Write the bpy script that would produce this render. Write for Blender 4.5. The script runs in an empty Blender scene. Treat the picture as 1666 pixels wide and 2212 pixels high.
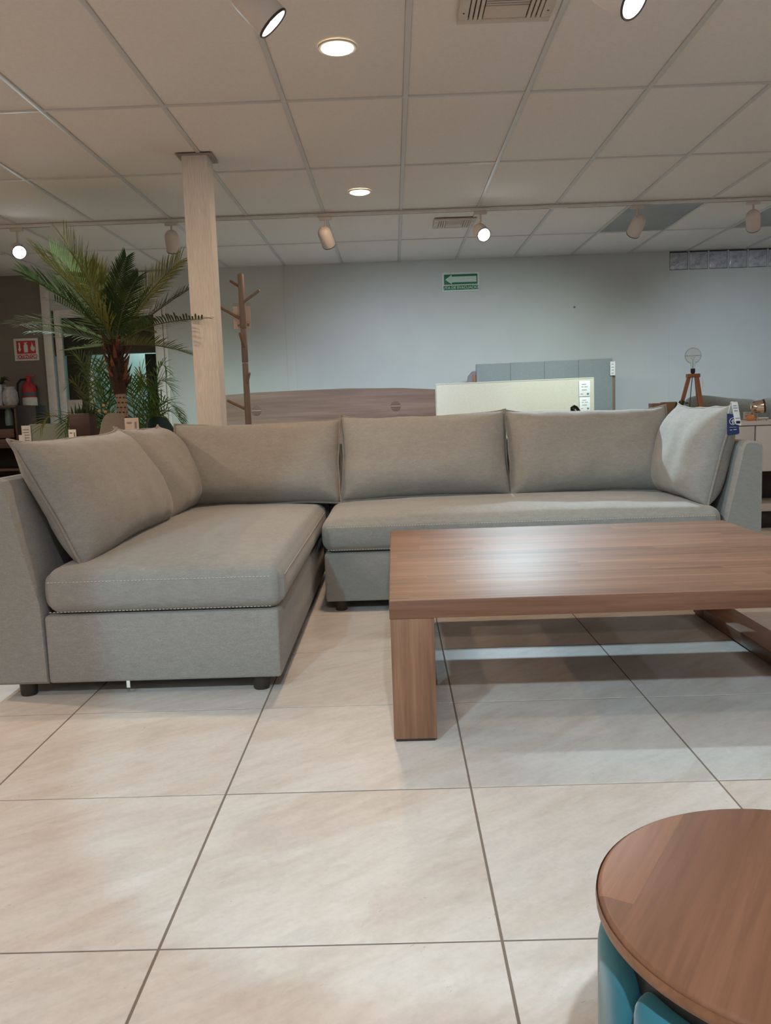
import bpy, math, random
from math import sin, cos, pi, radians, sqrt
from mathutils import Vector as V, Matrix, noise
random.seed(7)
SC = bpy.context.scene
COL = SC.collection

# ------------------------------------------------------------------ camera
EYE = V((0, 0, 0.9607)); FPX = 1835.55; PW, PH = 1666, 2212
YAW, PITCH, ROLL = -0.01320, 0.12185, 0.03373
_f = V((sin(YAW)*cos(PITCH), cos(YAW)*cos(PITCH), -sin(PITCH)))
_r0 = V((cos(YAW), -sin(YAW), 0)); _d0 = _f.cross(_r0)
CR = _r0*cos(ROLL) + _d0*sin(ROLL); CD = -_r0*sin(ROLL) + _d0*cos(ROLL); CF = _f
cam = bpy.data.objects.new('camera', bpy.data.cameras.new('camera')); COL.objects.link(cam)
cam.matrix_world = Matrix(((CR.x, -CD.x, -CF.x, EYE.x), (CR.y, -CD.y, -CF.y, EYE.y), (CR.z, -CD.z, -CF.z, EYE.z), (0, 0, 0, 1)))
cam.data.sensor_fit = 'HORIZONTAL'; cam.data.sensor_width = 36; cam.data.lens = 36*FPX/PW
cam.data.clip_start = 0.05; cam.data.clip_end = 100
SC.camera = cam

def at(px, py, Y):
    """point of the room at depth Y that the photo shows at pixel (px, py)"""
    v = CR*((px-PW/2)/FPX) + CD*((py-PH/2)/FPX) + CF
    return EYE + v*(Y/v.y)

# ------------------------------------------------------------------ world, lights, exposure
w = bpy.data.worlds.new('world'); SC.world = w; w.use_nodes = True
w.node_tree.nodes['Background'].inputs[0].default_value = (0.55, 0.6, 0.65, 1)
w.node_tree.nodes['Background'].inputs[1].default_value = 0.15
SC.view_settings.view_transform = 'Standard'; SC.view_settings.look = 'None'
SC.view_settings.gamma = 1; SC.view_settings.use_curve_mapping = False
SC.view_settings.exposure = -0.07
WARM = (1.0, 0.70, 0.46); COOL = (0.64, 0.88, 1.0); NEUT = (1.0, 0.96, 0.93); FILL = (0.93, 0.97, 1.0)

def spot(loc, to, power, color, angle=50, blend=0.5, size=0.03):
    l = bpy.data.lights.new('spot_light', 'SPOT'); l.energy = power; l.color = color
    l.spot_size = radians(angle); l.spot_blend = blend; l.shadow_soft_size = size
    o = bpy.data.objects.new('spot_light', l); COL.objects.link(o)
    o.location = loc; o.rotation_euler = (V(to)-V(loc)).to_track_quat('-Z', 'Y').to_euler()
    return o
def disc(loc, power, color, size=0.10):
    l = bpy.data.lights.new('downlight_or_fill_lamp', 'AREA'); l.shape = 'DISK'; l.size = size; l.energy = power; l.color = color
    o = bpy.data.objects.new('downlight_or_fill_lamp', l); COL.objects.link(o); o.location = loc
    return o
CEIL = 2.498
# ceiling downlights (the two in view have their fittings built below; other WARM ones lie out of frame); FILL lamps are unseen, added for brightness
for x, y, pw, cl in ((-.19, 3.85, 20, WARM), (-.19, 6.30, 14, WARM), (-.19, 1.40, 3, WARM), (-.19, -1.05, 5, WARM),
                 (-3.70, 3.45, 52, WARM), (-2.63, 1.4, 8, WARM), (2.25, 3.85, 5, WARM), (2.25, 1.4, 4, WARM), (3.9, 6.3, 10, WARM), (-4.4, 6.9, 7, FILL),
                 (-4.6, 1.4, 18, FILL), (4.6, 1.4, 22, FILL), (-4.6, -2.5, 22, FILL), (4.6, -2.5, 22, FILL), (0, -3.4, 22, FILL)):
    disc((x, y, CEIL-.022), pw, cl)
# unseen spots added behind and beside the camera, no heads; first follows the table shadow
spot((-1.17, -.30, 2.36), (.50, 2.9, .30), 150, (.48, .84, 1.0), 45, .15)
spot((-1.00, -.30, 2.36), (1.35, 4.3, .6), 55, COOL, 44, .5)
spot((.15, -.35, 2.36), (.0, 1.25, 0), 165, (.88, .95, 1.0), 84, .9)  # extra fill spot, brightens the floor in front
spot((-2.3, -.30, 2.36), (-1.2, 2.5, .1), 38, FILL, 62, .7)
SPOTS = [  # head centre, aim, power, colour, cone
    ((-.385, 2.75, 2.20), (1.25, 3.1, .42), 105, COOL, 76),
    ((.71, 2.75, 2.19), (1.75, 1.85, 1.1), 50, COOL, 60),
    ((-2.94, 6.93, 2.30), (-2.1, 5.4, 1.65), 130, COOL, 62),
    ((-1.71, 6.93, 2.33), (-1.85, 8.2, .6), 190, (.70, .98, .95), 95),
    ((-.49, 6.93, 2.32), (-.02, 8.3, 1.05), 190, (.66, .82, 1), 105),
    ((.735, 6.93, 2.315), (1.45, 4.1, .70), 480, COOL, 52),
    ((1.965, 6.93, 2.32), (1.56, 8.3, 1.05), 160, (.78, .97, .96), 100),
    ((2.873, 6.93, 2.33), (3.5, 8.3, 1.2), 140, (.68, .86, 1), 95),
]

# ------------------------------------------------------------------ materials
MATS = {}
def new_mat(name):
    m = bpy.data.materials.new(name); m.use_nodes = True
    return m, m.node_tree.nodes, m.node_tree.links, m.node_tree.nodes['Principled BSDF']
def ramp(nd, stops):
    r = nd.new('ShaderNodeValToRGB')
    while len(r.color_ramp.elements) < len(stops): r.color_ramp.elements.new(.5)
    for e, (p, c) in zip(r.color_ramp.elements, stops): e.position = p; e.color = (*c, 1)
    return r
def coords(nd, ln, kind='Object', scale=(1, 1, 1), rot=(0, 0, 0)):
    if kind == 'World':
        g = nd.new('ShaderNodeNewGeometry'); out = g.outputs['Position']
    else:
        g = nd.new('ShaderNodeTexCoord'); out = g.outputs[kind]
    mp = nd.new('ShaderNodeMapping'); mp.inputs['Scale'].default_value = scale; mp.inputs['Rotation'].default_value = rot
    ln.new(out, mp.inputs[0]); return mp.outputs[0]
def ntex(nd, ln, vec, scale, detail=3, rough=.55, dist=0):
    n = nd.new('ShaderNodeTexNoise'); n.inputs['Scale'].default_value = scale; n.inputs['Detail'].default_value = detail
    n.inputs['Roughness'].default_value = rough; n.inputs['Distortion'].default_value = dist
    ln.new(vec, n.inputs['Vector']); return n
def add_bump(nd, ln, b, h, strength=.2, dist=.01):
    bp = nd.new('ShaderNodeBump'); bp.inputs['Strength'].default_value = strength; bp.inputs['Distance'].default_value = dist
    ln.new(h, bp.inputs['Height']); ln.new(bp.outputs[0], b.inputs['Normal'])
def mixc(nd, ln, fac, a, b, mode='MIX'):
    m = nd.new('ShaderNodeMix'); m.data_type = 'RGBA'; m.blend_type = mode
    for s, v in ((m.inputs[0], fac), (m.inputs[6], a), (m.inputs[7], b)):
        if hasattr(v, 'is_linked'): ln.new(v, s)
        elif isinstance(v, tuple): s.default_value = (*v, 1)
        else: s.default_value = v
    return m.outputs[2]
def plain(name, c, rough=.5, metal=0, var=.06, scale=25, bump=0, spec=.5, sheen=0):
    if name in MATS: return MATS[name]
    m, nd, ln, b = new_mat(name)
    v = coords(nd, ln)
    n = ntex(nd, ln, v, scale)
    lo = tuple(max(0, x*(1-var)) for x in c); hi = tuple(min(1, x*(1+var)) for x in c)
    r = ramp(nd, [(.3, lo), (.7, hi)]); ln.new(n.outputs[0], r.inputs[0]); ln.new(r.outputs[0], b.inputs['Base Color'])
    b.inputs['Roughness'].default_value = rough; b.inputs['Metallic'].default_value = metal
    b.inputs['Specular IOR Level'].default_value = spec
    if sheen: b.inputs['Sheen Weight'].default_value = sheen; b.inputs['Sheen Roughness'].default_value = .4
    if bump: add_bump(nd, ln, b, n.outputs[0], bump, .004)
    MATS[name] = m; return m
def emit(name, c, s):
    if name in MATS: return MATS[name]
    m, nd, ln, b = new_mat(name)
    b.inputs['Base Color'].default_value = (*c, 1); b.inputs['Emission Color'].default_value = (*c, 1); b.inputs['Emission Strength'].default_value = s
    MATS[name] = m; return m
def fabric(name, c, grain=.16, nap=.12, scale=420, sheen=.25):
    if name in MATS: return MATS[name]
    m, nd, ln, b = new_mat(name)
    v = coords(nd, ln)
    n1 = ntex(nd, ln, v, scale, 2, .6)
    v2 = coords(nd, ln, 'Object', (26, 16, 60)); n2 = ntex(nd, ln, v2, 1.0, 4, .6, .4)
    v3 = coords(nd, ln, 'Object', (60, 60, 260)); n3 = ntex(nd, ln, v3, 1.0, 3, .6)
    r1 = ramp(nd, [(.3, tuple(x*(1-grain) for x in c)), (.7, tuple(min(1, x*(1+grain)) for x in c))]); ln.new(n1.outputs[0], r1.inputs[0])
    r2 = ramp(nd, [(.32, (1-nap,)*3), (.68, (1+nap,)*3)]); ln.new(n2.outputs[0], r2.inputs[0])
    r3 = ramp(nd, [(.3, (.93,)*3), (.7, (1.07,)*3)]); ln.new(n3.outputs[0], r3.inputs[0])
    o = mixc(nd, ln, 1.0, r1.outputs[0], r2.outputs[0], 'MULTIPLY'); o = mixc(nd, ln, 1.0, o, r3.outputs[0], 'MULTIPLY')
    ln.new(o, b.inputs['Base Color']); b.inputs['Roughness'].default_value = .9; b.inputs['Specular IOR Level'].default_value = .15
    b.inputs['Sheen Weight'].default_value = sheen; b.inputs['Sheen Roughness'].default_value = .45
    add_bump(nd, ln, b, n1.outputs[0], .25, .002)
    MATS[name] = m; return m
def wood(name, c1, c2, c3, axis=0, strip=0, rough=.4, rot=0, sc=1.0, stripvar=.35, coat=0, spec=.5):
    """grain along axis; strip>0: boards of that width across the grain, each its own tone"""
    if name in MATS: return MATS[name]
    m, nd, ln, b = new_mat(name)
    s = [26*sc]*3; s[axis] = 1.1*sc
    base = coords(nd, ln, 'Object', (1, 1, 1), (0, 0, rot))
    mp = nd.new('ShaderNodeMapping'); mp.inputs['Scale'].default_value = s; ln.new(base, mp.inputs[0])
    vec = mp.outputs[0]; tone = None
    if strip:
        sep = nd.new('ShaderNodeSeparateXYZ'); ln.new(base, sep.inputs[0])
        def mth(op, a, bb=None):
            q = nd.new('ShaderNodeMath'); q.operation = op
            for k, x in enumerate((a, bb)):
                if x is None: continue
                if hasattr(x, 'is_linked'): ln.new(x, q.inputs[k])
                else: q.inputs[k].default_value = x
            return q.outputs[0]
        across = {0: 1, 1: 0, 2: 0}[axis]
        row = mth('FLOOR', mth('DIVIDE', sep.outputs[across], strip))
        wr = nd.new('ShaderNodeTexWhiteNoise'); wr.noise_dimensions = '1D'; ln.new(row, wr.inputs['W'])
        col = mth('FLOOR', mth('ADD', mth('DIVIDE', sep.outputs[axis], .95), mth('MULTIPLY', wr.outputs[0], 3.0)))
        wn = nd.new('ShaderNodeTexWhiteNoise'); wn.noise_dimensions = '2D'
        cb = nd.new('ShaderNodeCombineXYZ'); ln.new(row, cb.inputs[0]); ln.new(col, cb.inputs[1]); ln.new(cb.outputs[0], wn.inputs['Vector'])
        tone = wn.outputs['Value']
        ad = nd.new('ShaderNodeVectorMath'); ad.operation = 'ADD'; sc2 = nd.new('ShaderNodeVectorMath'); sc2.operation = 'SCALE'
        sc2.inputs['Scale'].default_value = 17; ln.new(wn.outputs['Color'], sc2.inputs[0]); ln.new(vec, ad.inputs[0]); ln.new(sc2.outputs[0], ad.inputs[1]); vec = ad.outputs[0]
    n = ntex(nd, ln, vec, 1.0, 5, .6, .9); n2 = ntex(nd, ln, vec, 5.0, 3, .6, .3)
    r = ramp(nd, [(.25, c1), (.5, c2), (.75, c3)]); ln.new(n.outputs[0], r.inputs[0])
    r2 = ramp(nd, [(.35, (.82,)*3), (.6, (1.05,)*3)]); ln.new(n2.outputs[0], r2.inputs[0])
    o = mixc(nd, ln, .8, r.outputs[0], r2.outputs[0], 'MULTIPLY')
    if tone is not None:
        rt = ramp(nd, [(0, (1-stripvar,)*3), (1, (1+stripvar*.6,)*3)]); ln.new(tone, rt.inputs[0])
        o = mixc(nd, ln, 1.0, o, rt.outputs[0], 'MULTIPLY')
    ln.new(o, b.inputs['Base Color']); b.inputs['Roughness'].default_value = rough
    b.inputs['Specular IOR Level'].default_value = spec
    if coat: b.inputs['Coat Weight'].default_value = coat; b.inputs['Coat Roughness'].default_value = .2
    add_bump(nd, ln, b, n2.outputs[0], .05, .002)
    MATS[name] = m; return m

def tile_mat():
    m, nd, ln, b = new_mat('beige_stone_tile')
    g = nd.new('ShaderNodeNewGeometry'); oi = nd.new('ShaderNodeObjectInfo')
    sc = nd.new('ShaderNodeVectorMath'); sc.operation = 'SCALE'; sc.inputs['Scale'].default_value = 37
    cb = nd.new('ShaderNodeCombineXYZ'); ln.new(oi.outputs['Random'], cb.inputs[0]); ln.new(oi.outputs['Random'], cb.inputs[2]); ln.new(cb.outputs[0], sc.inputs[0])
    ad = nd.new('ShaderNodeVectorMath'); ln.new(g.outputs['Position'], ad.inputs[0]); ln.new(sc.outputs[0], ad.inputs[1])
    def mp(s, rz):
        q = nd.new('ShaderNodeMapping'); q.vector_type = 'TEXTURE'; q.inputs['Scale'].default_value = tuple(1/x for x in s); q.inputs['Rotation'].default_value = (0, 0, rz); ln.new(ad.outputs[0], q.inputs[0]); return q.outputs[0]
    n1 = ntex(nd, ln, mp((1.7, 5.5, 3), radians(38)), 1.0, 5, .6, .8)
    n2 = ntex(nd, ln, mp((9, 30, 9), radians(36)), 1.0, 5, .65, .4)
    n3 = ntex(nd, ln, mp((75, 75, 75), 0), 1.0, 3, .6)
    n4 = ntex(nd, ln, mp((20, 50, 22), radians(42)), 1.0, 4, .7, 1.8)
    r1 = ramp(nd, [(.22, (.53, .46, .405)), (.38, (.61, .56, .515)), (.55, (.655, .63, .60)), (.8, (.68, .665, .645))]); ln.new(n1.outputs[0], r1.inputs[0])
    r2 = ramp(nd, [(.3, (.90,)*3), (.6, (1.03,)*3)]); ln.new(n2.outputs[0], r2.inputs[0])
    r3 = ramp(nd, [(.3, (.95,)*3), (.6, (1.02,)*3)]); ln.new(n3.outputs[0], r3.inputs[0])
    r4 = ramp(nd, [(.0, (.42, .36, .32)), (.28, (.60, .54, .49)), (.315, (1, 1, 1))]); ln.new(n4.outputs[0], r4.inputs[0])
    o = mixc(nd, ln, 1., r1.outputs[0], r2.outputs[0], 'MULTIPLY'); o = mixc(nd, ln, 1., o, r3.outputs[0], 'MULTIPLY'); o = mixc(nd, ln, .8, o, r4.outputs[0], 'MULTIPLY')
    ln.new(o, b.inputs['Base Color']); b.inputs['Roughness'].default_value = .42; b.inputs['Specular IOR Level'].default_value = .4
    add_bump(nd, ln, b, n2.outputs[0], .08, .003)
    return m
def glass(name, tint=(.9, .95, .95), refl=.12, rough=.0):
    if name in MATS: return MATS[name]
    m = bpy.data.materials.new(name); m.use_nodes = True; nd, ln = m.node_tree.nodes, m.node_tree.links
    nd.remove(nd['Principled BSDF']); out = nd['Material Output']
    t = nd.new('ShaderNodeBsdfTransparent'); t.inputs[0].default_value = (*tint, 1)
    gl = nd.new('ShaderNodeBsdfGlossy'); gl.inputs['Roughness'].default_value = rough
    fr = nd.new('ShaderNodeLayerWeight'); fr.inputs[0].default_value = refl*2
    ml = nd.new('ShaderNodeMath'); ml.operation = 'MULTIPLY'; ml.inputs[1].default_value = .5; ln.new(fr.outputs['Fresnel'], ml.inputs[0])
    mx = nd.new('ShaderNodeMixShader'); ln.new(ml.outputs[0], mx.inputs[0]); ln.new(t.outputs[0], mx.inputs[1]); ln.new(gl.outputs[0], mx.inputs[2]); ln.new(mx.outputs[0], out.inputs[0])
    MATS[name] = m; return m

M_SOFA = fabric('greige_chenille', (.302, .294, .275), .2, .06, 620)
M_PIPE = fabric('greige_piping', (.27, .25, .225), .1, .05)
M_STITCH = plain('cream_thread', (.62, .59, .52), .8)
M_WHITE = plain('white_enamel', (.72, .70, .67), .4)
M_CEIL = plain('ceiling_panel_white', (.80, .765, .735), .9, var=.03, scale=60, bump=.1)
M_BAR = plain('ceiling_bar_white', (.62, .61, .60), .5, var=.02)
M_WALL = plain('grey_wall_paint', (.56, .585, .57), .85, var=.02, scale=4)
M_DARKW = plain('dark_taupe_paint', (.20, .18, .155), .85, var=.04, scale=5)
M_BLACK = plain('black_plastic', (.012, .012, .013), .45)
M_DKMETAL = plain('dark_brown_leg', (.035, .026, .022), .5)
M_WALNUT = wood('walnut_table', (.155, .074, .041), (.23, .116, .067), (.31, .168, .102), 0, .085, .50, stripvar=.20, spec=.45)
M_WALNUT_V = wood('walnut_leg', (.165, .078, .042), (.25, .124, .07), (.33, .178, .105), 2, 0, .45)
M_WALNUT_Y = wood('walnut_rail', (.15, .077, .043), (.21, .11, .066), (.27, .15, .092), 1, 0, .45)
M_WALNUT_R = wood('walnut_round', (.17, .075, .04), (.225, .103, .057), (.28, .135, .078), 1, .085, .45, rot=0.55, sc=.8, stripvar=.32)
M_WALNUT_E = wood('walnut_edge', (.22, .10, .045), (.29, .135, .065), (.35, .17, .085), 0, 0, .4)
M_TEAL = plain('teal_velvet', (.022, .19, .27), .75, var=.12, scale=12, sheen=.5)
M_HEADB = wood('walnut_headboard', (.13, .075, .055), (.20, .125, .095), (.27, .18, .14), 0, 0, .5, sc=.35)
M_RACK = plain('taupe_wood', (.21, .165, .14), .55, var=.06)
M_RACKP = plain('brown_peg_wood', (.20, .12, .08), .55, var=.06)
M_CREAM = fabric('cream_linen', (.56, .53, .44), .04, .03, 260, .1)
M_CREAMP = fabric('cream_linen_piping', (.55, .54, .47), .04, .03, 260, .1)
M_GREYF = fabric('blue_grey_linen', (.25, .28, .285), .06, .04, 260, .1)
M_LILAC = fabric('pale_grey_linen', (.42, .42, .44), .05, .04, 260, .1)
M_PAPER = plain('white_paper', (.80, .80, .78), .7, var=.02)
M_PINK = plain('pale_pink_card', (.58, .48, .43), .7, var=.03)
M_INK = plain('grey_ink', (.22, .23, .25), .8)
M_RED = plain('sign_red', (.50, .035, .04), .5)
M_GREEN = plain('sign_green', (.008, .16, .06), .5)
M_SIGNW = plain('sign_white', (.66, .72, .72), .5)
M_MINT = plain('sign_pale_green', (.52, .66, .58), .6)
M_NAVY = plain('navy_card', (.012, .03, .11), .5)
M_BARK = plain('palm_bark', (.27, .20, .15), .9, var=.2, scale=40)
M_FIBRE = plain('palm_fibre', (.035, .018, .012), .9, var=.4, scale=60)
M_FIBRE2 = plain('palm_fibre_brown', (.16, .06, .03), .9, var=.4, scale=60)
M_ORANGE = plain('orange_tripod_wood', (.27, .085, .03), .45, var=.12)
M_CHROME = plain('copper_chrome', (.75, .60, .50), .12, 1, var=.02)
M_CLEAR = glass('clear_bulb_glass', (.95, .95, .93), .06)
M_PANE = glass('door_glass', (.90, .94, .94), .10)
M_BLOCKG = plain('glass_block', (.46, .47, .54), .12, var=.25, scale=18, bump=.9, spec=.8)
M_LENS = emit('spot_lens', (.86, .95, 1.0), 30)
M_DOWN = emit('downlight_diffuser', (1.0, .83, .60), 7)

def leaf_mat(name, c, c2):
    m, nd, ln, b = new_mat(name); v = coords(nd, ln); n = ntex(nd, ln, v, 9, 2)
    r = ramp(nd, [(.3, c), (.7, c2)]); ln.new(n.outputs[0], r.inputs[0]); ln.new(r.outputs[0], b.inputs['Base Color'])
    b.inputs['Roughness'].default_value = .7; b.inputs['Specular IOR Level'].default_value = .2
    tr = nd.new('ShaderNodeBsdfTranslucent'); ln.new(r.outputs[0], tr.inputs[0])
    mx = nd.new('ShaderNodeMixShader'); mx.inputs[0].default_value = .4
    ln.new(b.outputs[0], mx.inputs[1]); ln.new(tr.outputs[0], mx.inputs[2]); ln.new(mx.outputs[0], nd['Material Output'].inputs[0])
    return m
M_LEAF = leaf_mat('palm_leaf_green', (.12, .155, .05), (.20, .235, .08))
M_LEAFD = leaf_mat('palm_leaf_dark', (.03, .058, .02), (.07, .11, .035))
M_LEAFY = leaf_mat('palm_leaf_yellow', (.19, .20, .05), (.28, .28, .085))
M_LEAFP = leaf_mat('palm_leaf_pale', (.24, .33, .15), (.34, .42, .22))
M_LEAFA = leaf_mat('areca_leaf_green', (.05, .115, .03), (.10, .20, .05))
M_STEM = plain('palm_stem', (.075, .085, .03), .6)

# ------------------------------------------------------------------ geometry helpers
class G:
    def __init__(s): s.v = []; s.f = []; s.m = []; s.mi = 0
    def add(s, vs, fs):
        o = len(s.v); s.v += [tuple(x) for x in vs]
        s.f += [tuple(i+o for i in f) for f in fs]; s.m += [s.mi]*len(fs); return s
    def box(s, a, b):
        x0, y0, z0 = a; x1, y1, z1 = b
        return s.add([(x0,y0,z0),(x1,y0,z0),(x1,y1,z0),(x0,y1,z0),(x0,y0,z1),(x1,y0,z1),(x1,y1,z1),(x0,y1,z1)],
                     [(0,3,2,1),(4,5,6,7),(0,1,5,4),(1,2,6,5),(2,3,7,6),(3,0,4,7)])
    def rbox(s, a, b, r=.004, k=1, n=(0, 0, 0), fn=None):
        a, b = V(a), V(b); c = (a+b)/2; h = (b-a)/2; r = min(r, h.x*.999, h.y*.999, h.z*.999)
        ax = []
        for i in range(3):
            H = h[i]; t = [-H + r*(1-cos(j*pi/2/k)) if k > 1 else -H+r*j for j in range(k+1)]
            inner = [-(H-r) + 2*(H-r)*(j+1)/(n[i]+1) for j in range(n[i])]
            ax.append(t + inner + [-x for x in reversed(t)])
        idx = {}; vs = []; fs = []
        def vid(p):
            q = V(p); cl = V([max(-(h[i]-r), min(h[i]-r, q[i])) for i in range(3)]); d = q-cl
            if d.length > 1e-9: q = cl + d.normalized()*r
            key = (round(p[0], 6), round(p[1], 6), round(p[2], 6))
            if key not in idx:
                q = q + c
                if fn: q = fn(q)
                idx[key] = len(vs); vs.append(tuple(q))
            return idx[key]
        for d in range(3):
            e, g = (d+1) % 3, (d+2) % 3
            for sgn in (-1, 1):
                for i in range(len(ax[e])-1):
                    for j in range(len(ax[g])-1):
                        q = []
                        for (ii, jj) in ((i, j), (i+1, j), (i+1, j+1), (i, j+1)):
                            p = [0, 0, 0]; p[d] = sgn*h[d]; p[e] = ax[e][ii]; p[g] = ax[g][jj]; q.append(vid(p))
                        if sgn < 0: q.reverse()
                        fs.append(tuple(q))
        return s.add(vs, fs)
    def tube(s, pts, r, n=8, closed=False, cap=True):
        pts = [V(p) for p in pts]; N = len(pts); rs = r if isinstance(r, (list, tuple)) else [r]*N
        vs = []; fs = []; up = None
        for i in range(N):
            t = (pts[(i+1) % N]-pts[i-1]) if closed else (pts[min(i+1, N-1)]-pts[max(i-1, 0)])
            t.normalize()
            if up is None:
                up = t.cross(V((0, 0, 1)))
                if up.length < 1e-3: up = t.cross(V((1, 0, 0)))
                up.normalize()
            else:
                up = up - t*up.dot(t)
                if up.length < 1e-6: up = t.orthogonal()
                up.normalize()
            sd = t.cross(up)
            for j in range(n):
                a = 2*pi*j/n; vs.append(pts[i] + (up*cos(a)+sd*sin(a))*rs[i])
        for i in range(N if closed else N-1):
            for j in range(n):
                a, b2 = i*n+j, i*n+(j+1) % n; c, d = ((i+1) % N)*n+(j+1) % n, ((i+1) % N)*n+j
                fs.append((a, b2, c, d))
        if cap and not closed:
            fs.append(tuple(range(n-1, -1, -1))); fs.append(tuple((N-1)*n+j for j in range(n)))
        return s.add(vs, fs)
    def cyl(s, p0, p1, r0, r1=None, n=16): return s.tube([p0, p1], [r0, r0 if r1 is None else r1], n)
    def lathe(s, prof, c=(0, 0, 0), n=24, ax='Z', M=None):
        vs = []; fs = []; N = len(prof)
        for (r, z) in prof:
            for j in range(n):
                a = 2*pi*j/n; p = V((r*cos(a), r*sin(a), z))
                if M: p = M @ p
                vs.append(p + V(c))
        for i in range(N-1):
            for j in range(n): fs.append((i*n+j, i*n+(j+1) % n, (i+1)*n+(j+1) % n, (i+1)*n+j))
        return s.add(vs, fs)
    def prism(s, poly, ax, a, b, c=.006):
        """poly of (u,w): extruded along axis 0 (u=Y) or 1 (u=X), w=Z, with chamfered ends"""
        N = len(poly); cu = sum(p[0] for p in poly)/N; cw = sum(p[1] for p in poly)/N
        def ins(p):
            d = sqrt((p[0]-cu)**2+(p[1]-cw)**2); k = max(0, 1-c/d); return (cu+(p[0]-cu)*k, cw+(p[1]-cw)*k)
        pin = [ins(p) for p in poly]; rings = [(pin, a), (poly, a+c), (poly, b-c), (pin, b)]
        vs = [((t, u, z) if ax == 0 else (u, t, z)) for pl, t in rings for (u, z) in pl]
        fs = []
        for i in range(3):
            for j in range(N): fs.append((i*N+j, i*N+(j+1) % N, (i+1)*N+(j+1) % N, (i+1)*N+j))
        fs.append(tuple(range(N-1, -1, -1))); fs.append(tuple(3*N+j for j in range(N)))
        return s.add(vs, fs)

def mesh_obj(name, g, mats, parent=None, smooth=40, kind=None):
    root = V(parent['_loc']) if parent is not None and '_loc' in parent else V((0, 0, 0))
    me = bpy.data.meshes.new(name)
    me.from_pydata([tuple(V(p)-root) for p in g.v], [], g.f)
    if not isinstance(mats, (list, tuple)): mats = [mats]
    for m in mats: me.materials.append(m)
    if len(mats) > 1: me.polygons.foreach_set('material_index', g.m)
    me.validate()
    import bmesh
    bm = bmesh.new(); bm.from_mesh(me); bmesh.ops.recalc_face_normals(bm, faces=bm.faces); bm.to_mesh(me); bm.free()
    if smooth:
        me.polygons.foreach_set('use_smooth', [True]*len(me.polygons)); me.set_sharp_from_angle(angle=radians(smooth))
    o = bpy.data.objects.new(name, me); COL.objects.link(o)
    if parent is not None: o.parent = parent; o['_loc'] = tuple(root)
    if kind: o['kind'] = kind
    return o
def tag(o, label, cat, group=None):
    o['label'] = label; o['category'] = cat
    if group: o['group'] = group
    return o
def thing(name, label, cat, loc, group=None):
    o = bpy.data.objects.new(name, None); COL.objects.link(o); o.location = loc; o['_loc'] = tuple(loc); o.empty_display_size = .05
    return tag(o, label, cat, group)
def solo(name, g, mats, label, cat, group=None, origin=None, smooth=40):
    """a thing that is one mesh (it may carry children)"""
    if origin is None:
        xs = list(zip(*g.v)); origin = ((min(xs[0])+max(xs[0]))/2, (min(xs[1])+max(xs[1]))/2, min(xs[2]))
    d = {'_loc': origin}
    g2 = G(); g2.v = [tuple(V(p)-V(origin)) for p in g.v]; g2.f = g.f; g2.m = g.m
    o = mesh_obj(name, g2, mats, None, smooth); o.location = origin; o['_loc'] = tuple(origin)
    return tag(o, label, cat, group)
def struct(name, g, m, smooth=30):
    o = mesh_obj(name, g, m, None, smooth); o['kind'] = 'structure'; o['_loc'] = (0, 0, 0); return o
def box_s(a, b): return G().box(a, b)
def text_mesh(name, body, size, mat, parent, M, ext=.0006):
    cu = bpy.data.curves.new(name, 'FONT'); cu.body = body; cu.size = size; cu.extrude = ext; cu.align_x = 'CENTER'; cu.align_y = 'CENTER'
    cu.offset = size*.018
    t = bpy.data.objects.new(name+'_curve', cu); COL.objects.link(t)
    dg = bpy.context.evaluated_depsgraph_get(); dg.update()
    me = bpy.data.meshes.new_from_object(t.evaluated_get(dg)); COL.objects.unlink(t); bpy.data.objects.remove(t)
    root = V(parent['_loc']); me.transform(Matrix.Translation(-root) @ M); me.materials.clear(); me.materials.append(mat)
    o = bpy.data.objects.new(name, me); COL.objects.link(o); o.parent = parent; return o

# ================================================================== LARGE STRUCTURE
WALLY = 9.30; XL, XR, YF = -6.0, 6.0, -4.5
# floor: grout bed + tiles
floor = struct('floor', box_s((XL, YF, -.06), (XR, WALLY+2.6, -.0012)), plain('grout', (.20, .165, .135), .95))
M_TILE = tile_mat()
TS, FX, FY = .6228, -.4572, 2.6752
def tile_geo(x0, y0, x1, y1, g=None):
    g = g or G(); c = .0007
    g.add([(x0, y0, -.009), (x1, y0, -.009), (x1, y1, -.009), (x0, y1, -.009),
           (x0, y0, -c), (x1, y0, -c), (x1, y1, -c), (x0, y1, -c),
           (x0+c, y0+c, 0), (x1-c, y0+c, 0), (x1-c, y1-c, 0), (x0+c, y1-c, 0)],
          [(0,1,5,4),(1,2,6,5),(2,3,7,6),(3,0,4,7),(4,5,9,8),(5,6,10,9),(6,7,11,10),(7,4,8,11),(8,9,10,11)])
    return g
rest = G(); proto = None; gp = .0026
for i in range(-9, 11):
    for j in range(-12, 11):
        x, y = FX+i*TS, FY+j*TS
        if x < XL or x+TS > XR or y+TS > WALLY: continue
        xc, yc = x+TS/2, y+TS/2
        if yc > .7 and abs(xc) < .48*yc+.75:
            if proto is None:
                g = tile_geo(gp-TS/2, gp-TS/2, TS/2-gp, TS/2-gp); proto = mesh_obj('tile', g, M_TILE, floor, 0); t = proto
            else:
                t = proto.copy(); COL.objects.link(t)
            t.parent = floor; t.location = (xc, yc, random.uniform(-.0004, .0004))
        else: tile_geo(x+gp, y+gp, x+TS-gp, y+TS-gp, rest)
mesh_obj('tile_field', rest, M_TILE, floor, 0, 'stuff')

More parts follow.
